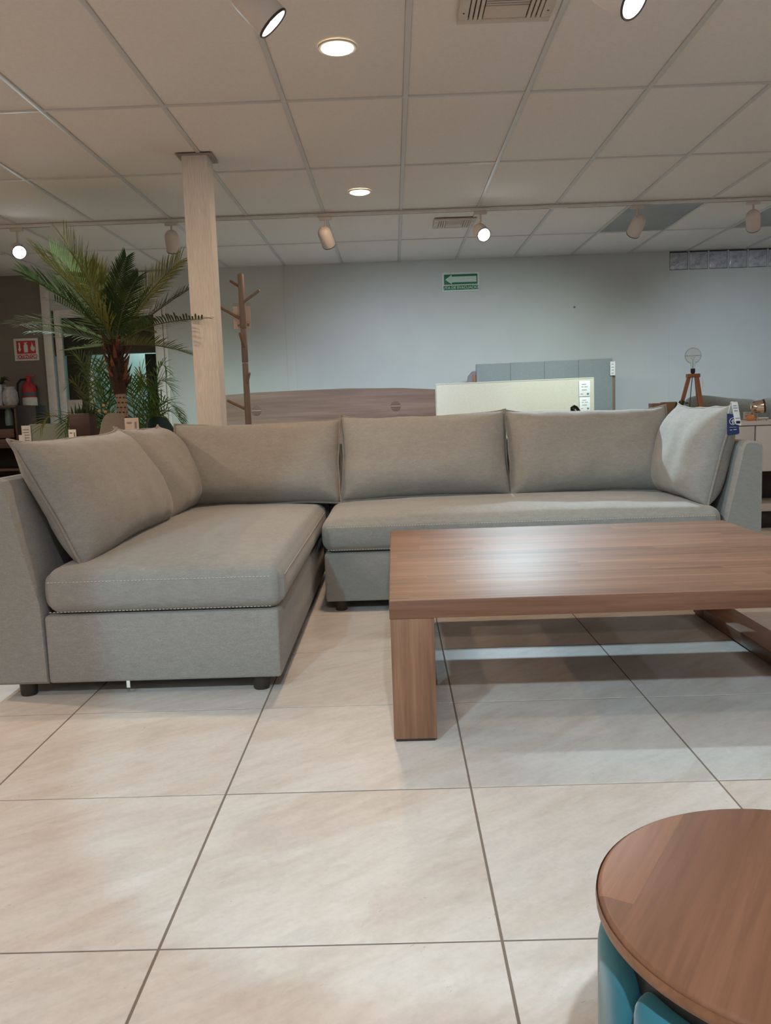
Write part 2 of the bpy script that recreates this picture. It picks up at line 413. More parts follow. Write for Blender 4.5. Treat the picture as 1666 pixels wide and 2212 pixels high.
# ceiling: slab, T-bars, drop-in panels
ceiling = struct('ceiling', box_s((XL, YF, CEIL+.05), (XR, WALLY+2.6, CEIL+.12)), M_DARKW)
CX, CY, CW, CL = .1104, 4.4761, .61, 1.22
M_GREYP = plain('grey_translucent_panel', (.31, .32, .32), .5, var=.1, scale=3)
protoP = None; restP = G()
def panel_geo(x0, y0, x1, y1, g=None):
    g = g or G(); g.rbox((x0, y0, CEIL+.007), (x1, y1, CEIL+.022), .003, 1); return g
for i in range(-10, 10):
    for j in range(-8, 4):
        x, y = CX+i*CW, CY+j*CL
        if x < XL or x+CW > XR+.3: continue
        xc, yc = x+CW/2, y+CL/2; hx, hy = CW/2-.0125, CL/2-.0125
        if j == 3: yc -= .03; 
        if (i, j) in ((3, 2), (5, 2)):
            t = mesh_obj('ceiling_panel', panel_geo(-hx, -hy, hx, hy), M_GREYP, ceiling); t.location = (xc, yc, 0); t['label'] = 'dark grey ceiling panel'; continue
        if yc > 2.2 and abs(xc) < .48*yc+.9:
            if protoP is None: protoP = t = mesh_obj('ceiling_panel', panel_geo(-hx, -hy, hx, hy), M_CEIL, ceiling)
            else: t = protoP.copy(); COL.objects.link(t)
            t.parent = ceiling; t.location = (xc, yc, 0)
        else: panel_geo(xc-hx, yc-hy, xc+hx, yc+hy, restP)
mesh_obj('panel_field', restP, M_CEIL, ceiling, kind='stuff')
for i in range(-9, 11):
    x = CX+i*CW
    mesh_obj('ceiling_bar', G().rbox((x-.0125, YF, CEIL), (x+.0125, WALLY-.002, CEIL+.03), .002), M_BAR, ceiling)
for j in range(-7, 4):
    y = CY+j*CL
    mesh_obj('ceiling_crossbar', G().rbox((XL, y-.0125, CEIL+.001), (XR, y+.0125, CEIL+.03), .002), M_BAR, ceiling)
mesh_obj('wall_angle', G().rbox((XL, WALLY-.022, CEIL), (2.40, WALLY-.002, CEIL+.012), .002), M_BAR, ceiling)

# back wall with the door opening (x -3.60..-2.50, up to 2.10)
DX0, DX1, DZ = -3.70, -2.44, 2.12
wb = G()
wb.box((DX1, WALLY, 0), (2.98, WALLY+.10, CEIL+.05)); wb.box((DX0, WALLY, DZ), (DX1, WALLY+.10, CEIL+.05))
wall_back = struct('wall_back', wb, M_WALL)
mesh_obj('panel_strip', G().rbox((-1.13, WALLY-.008, 0), (-1.031, WALLY+.01, CEIL), .002), M_WALL, wall_back)
mesh_obj('wall_hole', G().lathe([(.0, -.002), (.012, -.002), (.012, .004), (0, .004)], (1.97, WALLY-.0, 1.96), 10, M=Matrix.Rotation(pi/2, 3, 'X')), M_DARKW, wall_back)
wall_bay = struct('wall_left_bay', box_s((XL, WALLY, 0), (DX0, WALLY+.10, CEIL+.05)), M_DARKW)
wr = G(); wr.box((2.98, WALLY-.003, 0), (XR, WALLY+.10, 2.31)); wall_back_r = struct('wall_back_right', wr, M_WALL)
for k in range(8):
    x0 = 2.984+k*.2085
    b = mesh_obj('glass_block', G().rbox((x0, WALLY-.006, 2.313), (x0+.19, WALLY+.08, 2.490), .012, 2), M_BLOCKG, wall_back_r)
    gg = G()
    for q in range(5):   # moulded ripples on each block face
        cx, cz = x0+random.uniform(.03, .16), random.uniform(2.34, 2.46)
        gg.tube([(cx-.03, WALLY-.006, cz-.012), (cx-.01, WALLY-.009, cz+.006), (cx+.012, WALLY-.009, cz-.004), (cx+.03, WALLY-.006, cz+.012)], .006, 6)
    mesh_obj('ripple', gg, M_BLOCKG, b)
    mesh_obj('mortar_joint', G().rbox((x0+.19, WALLY-.004, 2.31), (x0+.2085, WALLY+.08, CEIL), .002), plain('pale_mortar', (.50, .53, .54), .8), wall_back_r)
struct('wall_left', box_s((XL-.1, YF, 0), (XL, WALLY, CEIL+.05)), plain('warm_grey_paint', (.42, .39, .35), .85, var=.03))
struct('wall_right', box_s((XR, YF, 0), (XR+.1, WALLY, CEIL+.05)), M_WALL)
struct('wall_front', box_s((XL, YF-.1, 0), (XR, YF, CEIL+.05)), plain('pale_shop_wall', (.5, .48, .45), .85, var=.03))
struct('baseboard_back', G().rbox((DX1+.1, WALLY-.014, 0), (XR, WALLY, .09), .003), M_WHITE)

# room beyond the glass door
M_TEALW = plain('sea_green_paint', (.24, .37, .34), .85, var=.03); M_TAN = plain('tan_paint', (.26, .185, .13), .8, var=.05)
struct('wall_office_back', box_s((-5.2, 11.2, 0), (-1.2, 11.3, CEIL+.05)), M_TEALW)
struct('wall_office_left', box_s((-5.2, WALLY+.1, 0), (-5.1, 11.2, CEIL+.05)), M_TEALW)
struct('wall_office_right', box_s((-1.3, WALLY+.1, 0), (-1.2, 11.2, CEIL+.05)), M_TEALW)
struct('trim_1', G().rbox((-4.6, 10.3, 1.72), (-1.4, 10.5, 2.45), .01), M_TAN)
struct('trim_2', G().rbox((-3.90, 10.3, 0), (-3.66, 10.5, 1.72), .01), M_TAN)
dr = struct('door_2', G().rbox((-2.96, 10.32, 0), (-2.50, 10.38, 1.70), .004), plain('dark_brown_door', (.05, .035, .028), .5))
mesh_obj('door_handle', G().tube([(-2.90, 10.31, .95), (-2.90, 10.27, .95), (-2.80, 10.27, .95)], .01), M_CHROME, dr)
disc((-3.0, 10.75, 2.4), 26, FILL, .3)  # unseen lamp added to light the room beyond

# white framed glass door
d1 = struct('door_1', G().rbox((DX0-.04, WALLY-.03, 0), (DX0+.05, WALLY+.03, CEIL), .004), M_WHITE)
mesh_obj('door_frame', G().rbox((DX1-.10, WALLY-.03, 0), (DX1-.012, WALLY+.03, DZ+.02), .004), M_WHITE, d1)
mesh_obj('door_frame', G().rbox((DX1-.006, WALLY-.02, 0), (DX1+.03, WALLY+.0, DZ+.02), .004), M_WHITE, d1)
mesh_obj('door_frame', G().rbox((DX0+.085, WALLY-.03, 0), (DX0+.155, WALLY+.03, DZ), .004), M_WHITE, d1)
mesh_obj('door_frame', G().rbox((DX0+.155, WALLY-.03, DZ-.085), (DX1-.10, WALLY+.03, DZ), .004), M_WHITE, d1)
mesh_obj('glass_pane', G().rbox((DX0+.156, WALLY-.004, .02), (DX1-.101, WALLY+.004, DZ-.086), .002), M_PANE, d1)
mesh_obj('paper_notice', G().rbox((DX0+.16, WALLY-.012, .80), (DX0+.32, WALLY-.007, 1.16), .001), plain('beige_notice', (.52, .46, .40), .7), d1)
mesh_obj('paper_notice', G().rbox((-2.97, WALLY-.012, 1.30), (-2.89, WALLY-.007, 1.55), .001), M_PAPER, d1)
mesh_obj('head_rail', G().rbox((DX0+.15, WALLY-.03, CEIL-.055), (-2.42, WALLY-.001, CEIL-.012), .003), M_WHITE, d1)

# column behind the sofa corner
colm = thing('column', 'square cream-washed post rising from behind the sofa corner to the ceiling', 'column', (-1.138, 5.35, 0))
M_COL = wood('washed_post_wood', (.68, .63, .59), (.74, .70, .66), (.78, .745, .71), 2, 0, .6, sc=2.2)
mesh_obj('shaft', G().rbox((-1.216, 5.27, 0), (-1.060, 5.43, CEIL-.004), .006, 2), M_COL, colm)
mesh_obj('ceiling_plate', G().rbox((-1.245, 5.245, CEIL-.006), (-1.03, 5.46, CEIL-.0005), .002), plain('plate_grey', (.32, .28, .25), .6), colm)

# ================================================================== LARGE OBJECTS
def fold(p, amp, sc, seed=0):
    q = V(p)*sc + V((seed*3.1, seed*1.7, seed*5.3)); return amp*noise.noise(q)

def seat_cushion(name, a, b, parent, lines):
    a, b = V(a), V(b); c = (a+b)/2; h = (b-a)/2
    def fn(q):
        u, v = (q.x-c.x)/h.x, (q.y-c.y)/h.y; t = (q.z-a.z)/(b.z-a.z)
        k = max(0, 1-abs(u)**2.4)*max(0, 1-abs(v)**2.4)
        q.z += max(0, t-.4)/.6*(.036*max(0, k)**.7 + fold(q, .004, 5)) if t > .4 else 0
        bul = .010*sin(pi*min(1, max(0, t)))
        q.x += bul*(1 if u > .98 else -1 if u < -.98 else 0); q.y += bul*(1 if v > .98 else -1 if v < -.98 else 0)
        return q
    o = mesh_obj(name, G().rbox(a, b, .046, 6, (22, 22, 4), fn), M_SOFA, parent, 60)
    return o
def stitches(p0, p1, parent, off=(0, 0, 0), step=.0125, ln=.0075, r=.0011):
    g = G(); p0, p1 = V(p0), V(p1); L = (p1-p0).length; d = (p1-p0)/L; n = int(L/step)
    for i in range(n):
        a = p0+d*(i*step); g.tube([a, a+d*ln], r, 4)
    return mesh_obj('topstitching', g, M_STITCH, parent, 0)

def leg(parent, x, y, z1=.056):
    mesh_obj('leg', G().lathe([(.026, 0), (.028, .004), (.031, z1)], (x, y, 0), 18), M_DKMETAL, parent)

BO = .05  # base bottom
# --- left module (seat faces right, backs on left and far side)
sl = thing('sofa', 'left half of greige sectional sofa, its long seat running away from the viewer', 'sofa', (-.9, 3.9, 0), 'sectional sofa halves')
mesh_obj('base', G().rbox((-1.222, 2.838, BO), (-.415, 4.80, .290), .012, 2), M_SOFA, sl)
sc1 = seat_cushion('seat_cushion', (-1.212, 2.832, .2925), (-.40, 4.74, .447), sl, None)
stitches((-1.195, 2.823, .409), (-.425, 2.823, .409), sc1); stitches((-1.195, 2.824, .306), (-.425, 2.824, .306), sc1)
stitches((-.3905, 2.86, .409), (-.3905, 4.6, .409), sc1)
prof = [(-1.225, BO), (-1.228, .32), (-1.308, .68), (-1.318, .735), (-1.328, .756), (-1.345, .766), (-1.395, .762), (-1.412, .752), (-1.418, .735), (-1.418, BO)]
bk = mesh_obj('backrest', G().prism(prof, 1, 2.836, 4.985, .010), M_SOFA, sl, 30)
stitches((-1.2345, 2.838, .31), (-1.312, 2.838, .68), bk)
prof2 = [(4.783, BO), (4.783, .32), (4.866, .68), (4.876, .735), (4.886, .756), (4.90, .764), (4.955, .762), (4.975, .752), (4.985, .735), (4.985, BO)]
mesh_obj('backrest', G().prism(prof2, 0, -1.30, -.385, .010), M_SOFA, sl, 30)
for x, y in ((-.493, 2.885), (-1.316, 2.888), (-.493, 4.85), (-1.316, 4.85), (-.9, 4.85)): leg(sl, x, y)
mesh_obj('care_tag', G().rbox((-.955, 2.842, .028), (-.943, 2.845, .055), .0005), M_PAPER, sl)
# --- right module (seat faces viewer, back on far side, low arm on right)
sr = thing('sofa', 'right half of greige sectional sofa, long bench seat behind the coffee table', 'sofa', (.68, 4.4, 0), 'sectional sofa halves')
mesh_obj('base', G().rbox((-.350, 3.968, BO), (1.53, 4.80, .283), .012, 2), M_SOFA, sr)
sc2 = seat_cushion('seat_cushion', (-.350, 3.962, .2875), (1.522, 4.782, .447), sr, None)
stitches((-.33, 3.953, .410), (1.50, 3.953, .410), sc2); stitches((-.33, 3.954, .302), (1.50, 3.954, .302), sc2)
mesh_obj('backrest', G().prism(prof2, 0, -.378, 1.60, .010), M_SOFA, sr, 30)
prof3 = [(1.533, BO), (1.536, .32), (1.612, .68), (1.622, .728), (1.634, .748), (1.65, .754), (1.685, .750), (1.703, .742), (1.711, .725), (1.711, BO)]
ar = mesh_obj('arm', G().prism(prof3, 1, 3.966, 4.985, .010), M_SOFA, sr, 30)
stitches((1.543, 3.968, .31), (1.616, 3.968, .68), ar)
for x, y in ((-.281, 4.018), (1.64, 4.02), (-.281, 4.85), (1.64, 4.85), (.66, 4.85)): leg(sr, x, y)

# --- loose back cushions
def pillow(name, c, ex, ez, L, H, Tf, Tb, label, seed, group='loose back cushions of the sofa', sag=.12, pull=.035, nu=34, nv=26, ears=.0):
    c, ex, ez = V(c), V(ex).normalized(), V(ez).normalized(); en = ez.cross(ex).normalized()
    if en.dot(EYE-c) < 0: en = -en
    g = G(); F = {}; B = {}; vs = []
    def us(n): return [(-cos(pi*i/n)*.45 + (2*i/n-1)*.55) for i in range(n+1)]
    U, Vv = us(nu), us(nv)
    def outline(u, v):
        x = L/2*u*(1-pull*(1-v*v)*abs(u)) + fold((v*2, seed, u), .006, 1.3, seed)*abs(u)**6
        z = H/2*v*(1-pull*1.3*(1-u*u)*abs(v)) + fold((u*2.2, seed+4, v), .008, 1.2, seed)*abs(v)**6
        z += ears*max(0, v)**4*abs(u)**8
        return x, z
    for j, v in enumerate(Vv):
        for i, u in enumerate(U):
            x, z = outline(u, v)
            k = (max(0, 1-abs(u)**5.0)**.5)*(max(0, 1-abs(v)**3.0)**.55)*(1-sag*v)
            rim = (i in (0, nu) or j in (0, nv))
            wr = 0
            if not rim:
                e = max(abs(u), abs(v))
                wr = fold((x*7, z*7, seed), .012, 1, seed)*k**.5 + fold((x*30, z*9, seed), .016, 1, seed)*(e**6)*k**.3 + fold((x*11, z*26, seed+2), .014, 1, seed)*(abs(u)**7)*k**.3
            p = c + ex*x + ez*z
            F[i, j] = len(vs); vs.append(p+en*(Tf*k+wr))
            if rim: B[i, j] = F[i, j]
            else: B[i, j] = len(vs); vs.append(p-en*(Tb*k+wr*.5))
    fs = []
    for j in range(nv):
        for i in range(nu):
            fs.append((F[i, j], F[i+1, j], F[i+1, j+1], F[i, j+1])); fs.append((B[i, j], B[i, j+1], B[i+1, j+1], B[i+1, j]))
    g.add(vs, fs)
    o = solo(name, g, M_SOFA, label, 'cushion', group, smooth=80)
    ring = [(i, 0) for i in range(nu)] + [(nu, j) for j in range(nv)] + [(i, nv) for i in range(nu, 0, -1)] + [(0, j) for j in range(nv, 0, -1)]
    pts = [V(vs[F[r]]) + (V(vs[F[r]])-c).normalized()*.003 for r in ring]
    mesh_obj('piping', G().tube(pts, .0058, 6, True), M_PIPE, o, 80)
    return o
pillow('back_cushion', (-1.216, 3.505, .664), (0, 1, .012), (-.215, 0, .44), 1.16, .486, .135, .085, 'large back cushion leaning at the near left end of the sofa', 1, ears=.02)
pillow('back_cushion', (-1.219, 4.44, .670), (0, 1, .0), (-.215, 0, .44), .74, .494, .13, .085, 'smaller back cushion tucked between the near left cushion and the corner', 2, ears=.02)
pillow('back_cushion', (-.775, 4.730, .675), (1, 0, 0), (0, .245, .47), .945, .500, .125, .08, 'corner back cushion crossed by a diagonal shadow line', 3, ears=.012)
pillow('back_cushion', (.165, 4.748, .687), (1, 0, .005), (0, .245, .47), .935, .500, .125, .075, 'middle back cushion, behind the left end of the coffee table', 4, ears=.02)
pillow('back_cushion', (1.085, 4.750, .685), (1, 0, -.01), (0, .245, .47), .915, .505, .12, .075, 'back cushion half hidden by the pale end cushion', 5, ears=.02)
pillow('back_cushion', (1.528, 4.395, .678), (-.02, 1, 0), (.115, 0, .44), .76, .485, .125, .10, 'end cushion with a navy hang tag, leaning on the right arm', 6, ears=.018)

# --- coffee table
X0, X1, Y0, Y1, TZ, TB = -.030, 1.442, 2.357, 3.742, .418, .365
ct = thing('coffee_table', 'large square walnut coffee table with thick top and block legs', 'table', (.706, 3.05, 0))
mesh_obj('tabletop', G().rbox((X0+.0015, Y0+.0015, TB+.001), (X1-.0015, Y1-.0015, TZ), .0015, 2), M_WALNUT, ct, 30)
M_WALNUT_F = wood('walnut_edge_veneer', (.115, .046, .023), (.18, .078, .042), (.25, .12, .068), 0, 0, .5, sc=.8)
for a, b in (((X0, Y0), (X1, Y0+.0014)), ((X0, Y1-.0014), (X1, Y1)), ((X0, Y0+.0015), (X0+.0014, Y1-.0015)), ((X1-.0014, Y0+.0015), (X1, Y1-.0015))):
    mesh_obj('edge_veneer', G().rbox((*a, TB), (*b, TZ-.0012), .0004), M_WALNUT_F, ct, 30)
for x in (X0+.002, X1-.127):
    for y in (Y0+.002, Y1-.127):
        mesh_obj('leg', G().rbox((x, y, .008), (x+.125, y+.125, TB-.0005), .002, 1), M_WALNUT_V, ct, 30)
        mesh_obj('foot_pad', G().rbox((x+.006, y+.004, 0), (x+.119, y+.119, .008), .001), M_DKMETAL, ct)
for x in (X1-.127,):
    mesh_obj('floor_rail', G().rbox((x, Y0+.1275, .006), (x+.125, Y1-.1275, .052), .002), M_WALNUT_Y, ct, 30)
mesh_obj('floor_rail', G().rbox((X0+.002, Y0+.1275, .006), (X0+.127, Y1-.1275, .052), .002), M_WALNUT_Y, ct, 30)

# --- round side table with teal padded base
RX, RY, RR, RZ = .445, .885, .2310, .40
rt = thing('side_table', 'round walnut-topped table with teal velvet padded base at lower right', 'table', (RX, RY, 0))
mesh_obj('tabletop', G().lathe([(0, RZ-.022), (RR-.012, RZ-.022), (RR-.003, RZ-.016), (RR, RZ-.008), (RR-.003, RZ-.0015), (RR-.008, RZ), (0, RZ)], (RX, RY, 0), 96), [M_WALNUT_R], rt, 50)
mesh_obj('edge_band', G().lathe([(RR-.006, RZ-.0225), (RR+.0005, RZ-.017), (RR+.0012, RZ-.010), (RR+.0002, RZ-.004)], (RX, RY, 0), 96), M_WALNUT_E, rt, 60)
mesh_obj('support_plate', G().lathe([(0, .33), (.205, .33), (.208, .334), (.208, .372), (.2, .378), (0, .378)], (RX, RY, 0), 64), M_BLACK, rt, 40)
for k in range(8):
    a0 = radians(194.0+45*k)+radians(22.5)
    def fn(q, a0=a0):
        a = a0 + q.x/.226; rr = .166+q.y; return V((RX+rr*cos(a), RY+rr*sin(a), q.z))
    mesh_obj('padded_segment', G().rbox((-.0875, -.062, .004), (.0875, .064, .352), .028, 4, (6, 1, 6), fn), M_TEAL, rt, 60)

# ================================================================== CEILING FITTINGS
def downlight(x, y, label):
    t = thing('downlight', label, 'ceiling light', (x, y, CEIL), 'recessed warm downlights')
    mesh_obj('rim', G().lathe([(.066, -.002), (.082, -.004), (.084, 0), (.084, .004), (.066, .004)], (x, y, CEIL-.002), 40), M_WHITE, t)
    mesh_obj('diffuser', G().lathe([(0, -.014), (.05, -.013), (.068, -.006), (.07, .002), (0, .002)], (x, y, CEIL-.002), 40), M_DOWN, t)
downlight(-.19, 3.85, 'larger warm glowing round downlight, near the top of the picture')
downlight(-.19, 6.30, 'smaller warm glowing round downlight, just before the spot track')

tr = thing('track_rail', 'long white lighting track across the ceiling carrying the far spots', 'light track', (0, 6.93, CEIL))
tg = G(); tg.rbox((-5.2, 6.912, CEIL-.026), (5.2, 6.948, CEIL-.001), .003); mesh_obj('rail', tg, M_WHITE, tr)
mesh_obj('conductor_slot', G().box((-5.2, 6.923, CEIL-.0268), (5.2, 6.937, CEIL-.0255)), plain('slot_grey', (.25, .24, .23), .6), tr)
for x in (-.62, 1.35, -2.6): mesh_obj('joint_cover', G().rbox((x-.07, 6.909, CEIL-.029), (x+.07, 6.951, CEIL-.001), .003), M_WHITE, tr)
M_SPOT = plain('white_spot_housing', (.62, .56, .52), .5, var=.02)
def head(c, to, label, ceil_y, lamp):
    c = V(c); d = (V(to)-c).normalized(); R = d.to_track_quat('-Z', 'Y').to_matrix()
    t = thing('track_spotlight', label, 'spotlight', (c.x, ceil_y, CEIL-.03), 'white cylinder track spotlights')
    mesh_obj('adapter', G().rbox((c.x-.05, ceil_y-.018, CEIL-.052), (c.x+.05, ceil_y+.018, CEIL-.0265), .004), M_SPOT, t)
    top = c - d*.075
    mesh_obj('stem', G().tube([(c.x, ceil_y, CEIL-.052), (c.x, ceil_y, (CEIL-.052+top.z)/2), tuple(top + d*.02)], .008, 10), M_SPOT, t)
    r = .0545; prof = [(.0, .085), (.018, .083), (.034, .076), (.046, .062), (.0525, .045), (r, .025), (r, -.082), (r-.002, -.085), (r-.006, -.083), (r-.008, -.07), (r-.010, -.058), (0, -.058)]
    mesh_obj('housing', G().lathe(prof, c, 32, M=R), M_SPOT, t, 50)
    mesh_obj('rim', G().lathe([(r-.006, -.0835), (r-.001, -.0865), (r+.001, -.083), (r+.001, -.079)], c, 32, M=R), M_DKMETAL, t, 50)
    mesh_obj('lens', G().lathe([(0, -.068), (r-.010, -.064), (r-.0105, -.060), (0, -.060)], c, 32, M=R), M_LENS, t, 50)
    spot(tuple(c + d*.072), to, lamp[0], lamp[1], lamp[2], 1.0 if ceil_y > 5 else .6, .035)
LAB = ['near spotlight at the top edge, left of the larger downlight', 'near spotlight at the top edge, right of the air diffuser, its lens showing',
       'lit spotlight at far left above the palm, shining towards the viewer', 'unlit-looking spotlight just left of the column',
       'spotlight between the column and the smaller downlight, tilted to the wall', 'glaring lit spotlight beside the far air vent',
       'spotlight in front of the dark ceiling panel, tilted left', 'rightmost spotlight on the far track, tilted right']
for (c, to, pw, colr, ang), lb in zip(SPOTS, LAB): head(c, to, lb, c[1], (pw, colr, ang))

def vent(cx, cy, s, label):
    t = thing('air_vent', label, 'air vent', (cx, cy, CEIL), 'ceiling air vents'); z = CEIL-.001
    M_V = plain('vent_cream', (.60, .53, .46), .5, var=.03)
    fr = G()
    for a, b in (((-s, -s), (s, -s+.04)), ((-s, s-.04), (s, s)), ((-s, -s+.04), (-s+.04, s-.04)), ((s-.04, -s+.04), (s, s-.04))):
        fr.rbox((cx+a[0], cy+a[1], z-.014), (cx+b[0], cy+b[1], z), .003)
    mesh_obj('frame', fr, M_V, t)
    mesh_obj('backing', G().box((cx-s+.03, cy-s+.03, z-.003), (cx+s-.03, cy+s-.03, z-.001)), plain('vent_dark', (.03, .025, .02), .8), t)
    q = s-.042; ix = q-.058
    for sx in (-1, 1):     # side louvres running in depth
        for k in range(3):
            x = cx+sx*(q-.009-k*.019)
            mesh_obj('louvre', G().rbox((x-.0075, cy-q, z-.016), (x+.0075, cy+q, z-.006), .004, 2), M_V, t)
    for k in range(9):
        y = cy-q+.008+k*(2*q-.115)/9
        mesh_obj('louvre', G().rbox((cx-ix, y, z-.014), (cx+ix, y+.009, z-.006), .002), M_V, t)
    mesh_obj('blank_plate', G().rbox((cx-ix, cy+q-.105, z-.012), (cx+ix, cy+q, z-.006), .002), M_V, t)
    for sx in (-1, 1):
        for sy in (-1, 1): mesh_obj('screw', G().lathe([(0, -.016), (.004, -.0155), (.004, -.013)], (cx+sx*(s-.02), cy+sy*(s-.10), z), 10), M_DKMETAL, t)
vent(.4905, 3.46, .185, 'large cream louvred air diffuser at the top edge of the picture')
vent(.565, 7.435, .175, 'far louvred air vent left of the glaring spotlight')

# ================================================================== SIGNS
RXW = Matrix.Rotation(pi/2, 4, 'X')
def sign(name, label, cat, x0, x1, z0, z1, y):
    return thing(name, label, cat, ((x0+x1)/2, y, z0))
x0, x1, z0, z1, y = .562, .962, 2.168, 2.368, WALLY-.001
ev = sign('evacuation_sign', 'green evacuation route sign with a pale arrow pointing left, high on wall', 'sign', x0, x1, z0, z1, y)
mesh_obj('board', G().rbox((x0, y-.006, z0), (x1, y, z1), .003), M_SIGNW, ev)
mesh_obj('green_field', G().rbox((x0+.022, y-.0075, z0+.072), (x1-.022, y-.006, z1-.022), .0005), M_GREEN, ev)
mesh_obj('green_band', G().rbox((x0+.016, y-.0075, z0+.016), (x1-.016, y-.006, z0+.062), .0005), M_GREEN, ev)
ag = G(); zc = (z0+.072+z1-.022)/2; P = [(x0+.034, zc), (x0+.105, zc+.05), (x0+.105, zc+.03), (x1-.034, zc+.03), (x1-.034, zc-.03), (x0+.105, zc-.03), (x0+.105, zc-.05)]
ag.add([(a, y-.0085, b) for a, b in P]+[(a, y-.0074, b) for a, b in P], [tuple(range(7)), tuple(range(13, 6, -1))]+[(i, (i+1) % 7, 7+(i+1) % 7, 7+i) for i in range(7)])
mesh_obj('arrow', ag, M_MINT, ev, 0)
text_mesh('lettering', 'RUTA DE EVACUACION', .040, M_MINT, ev, Matrix.Translation(((x0+x1)/2, y-.0082, z0+.038)) @ RXW)
x0, x1, z0, z1, y = -4.078, -3.812, 1.597, 1.835, WALLY-.001
ex = sign('extinguisher_sign', 'red fire extinguisher sign with white pictograms on the dark wall', 'sign', x0, x1, z0, z1, y)
mesh_obj('board', G().rbox((x0, y-.006, z0), (x1, y, z1), .003), M_SIGNW, ex)
mesh_obj('red_field', G().rbox((x0+.03, y-.0075, z0+.075), (x1-.03, y-.006, z1-.025), .0005), M_RED, ex)
mesh_obj('red_band', G().rbox((x0+.022, y-.0075, z0+.02), (x1-.022, y-.006, z0+.066), .0005), M_RED, ex)
text_mesh('lettering', 'EXTINTOR', .046, M_SIGNW, ex, Matrix.Translation(((x0+x1)/2, y-.0082, z0+.042)) @ RXW)
def flat(P, yy, t=.0012):
    n = len(P); g = G(); g.add([(a, yy-t, b) for a, b in P]+[(a, yy, b) for a, b in P], [tuple(range(n)), tuple(range(2*n-1, n-1, -1))]+[(i, (i+1) % n, n+(i+1) % n, n+i) for i in range(n)]); return g
cz = (z0+.075+z1-.025)/2; ax_ = x0+.062
mesh_obj('arrow', flat([(ax_-.008, cz+.05), (ax_+.008, cz+.05), (ax_+.008, cz-.015), (ax_+.018, cz-.015), (ax_, cz-.05), (ax_-.018, cz-.015), (ax_-.008, cz-.015)], y-.0075), M_SIGNW, ex, 0)
bx_ = x0+.13
mesh_obj('bottle_pictogram', flat([(bx_-.022, cz-.055), (bx_+.022, cz-.055), (bx_+.022, cz+.02), (bx_+.008, cz+.035), (bx_+.02, cz+.055), (bx_-.022, cz+.045), (bx_-.008, cz+.035), (bx_-.022, cz+.02)], y-.0075), M_SIGNW, ex, 0)
fx_ = x0+.205
mesh_obj('flame_pictogram', flat([(fx_-.012, cz-.04), (fx_+.012, cz-.045), (fx_+.026, cz-.015), (fx_+.018, cz+.008), (fx_+.012, cz-.005), (fx_, cz+.03), (fx_-.006, cz+.055), (fx_-.010, cz+.02), (fx_-.022, cz), (fx_-.024, cz-.02)], y-.0075), M_SIGNW, ex, 0)

# ================================================================== BACKGROUND THINGS
# fire extinguisher on the wall
c = V((-3.915, WALLY-.09, .93))
fe = thing('fire_extinguisher', 'red fire extinguisher with white label and black hose on dark wall', 'extinguisher', (c.x, c.y, c.z))
mesh_obj('cylinder', G().lathe([(0, 0), (.068, .002), (.075, .012), (.075, .36), (.066, .40), (.035, .425), (.026, .44), (0, .44)], c, 28), M_RED, fe)
mesh_obj('paper_label', G().lathe([(.0757, .06), (.0757, .27)], c, 28), M_PAPER, fe)
mesh_obj('dark_band', G().lathe([(.0758, .285), (.0758, .325)], c, 28), plain('label_blue_grey', (.10, .11, .14), .6), fe)
mesh_obj('valve', G().lathe([(.02, .44), (.02, .47), (.028, .475), (.028, .49), (0, .49)], c, 14), M_RED, fe)
mesh_obj('lever', G().rbox((c.x-.02, c.y-.012, c.z+.49), (c.x+.075, c.y+.012, c.z+.505), .004), M_RED, fe)
mesh_obj('hose', G().tube([c+V((-.02, 0, .465)), c+V((-.08, -.01, .46)), c+V((-.115, -.01, .42)), c+V((-.122, -.01, .33)), c+V((-.12, -.01, .2)), c+V((-.10, -.01, .10))], .012, 8), M_BLACK, fe)
mesh_obj('bracket', G().rbox((c.x-.05, c.y+.06, c.z+.1), (c.x+.05, c.y+.09, c.z+.4), .004), M_DKMETAL, fe)

# dark shelf unit at the left edge
M_DKW = wood('dark_shelf_wood', (.055, .028, .018), (.085, .042, .027), (.12, .06, .038), 0, 0, .5)
sh = thing('shelf_unit', 'dark brown open wooden shelf unit at the left edge', 'shelf', (-4.3, 8.6, 0))
for z in (.05, .46, 1.085): mesh_obj('shelf_board', G().rbox((-4.9, 8.42, z), (-3.73, 8.80, z+.025), .003), M_DKW, sh)
for x in (-4.9, -4.3): mesh_obj('side_panel', G().rbox((x, 8.43, 0), (x+.025, 8.80, 1.08), .003), M_DKW, sh)
mesh_obj('side_panel', G().rbox((-3.755, 8.43, 0), (-3.73, 8.80, 1.08), .003), M_DKW, sh)
mesh_obj('back_panel', G().rbox((-4.88, 8.78, .02), (-3.75, 8.795, 1.08), .003), plain('shelf_dark', (.02, .015, .012), .7), sh)
for k in range(2):
    d_ = mesh_obj('drawer', G().rbox((-4.27, 8.41, .69+k*.10), (-3.76, 8.75, .78+k*.10), .004), M_DKW, sh)
    mesh_obj('knob', G().lathe([(0, 0), (.012, .004), (.012, .012), (0, .015)], (-4.0, 8.40, .735+k*.10), 10, M=Matrix.Rotation(pi/2, 3, 'X')), M_DKMETAL, d_)
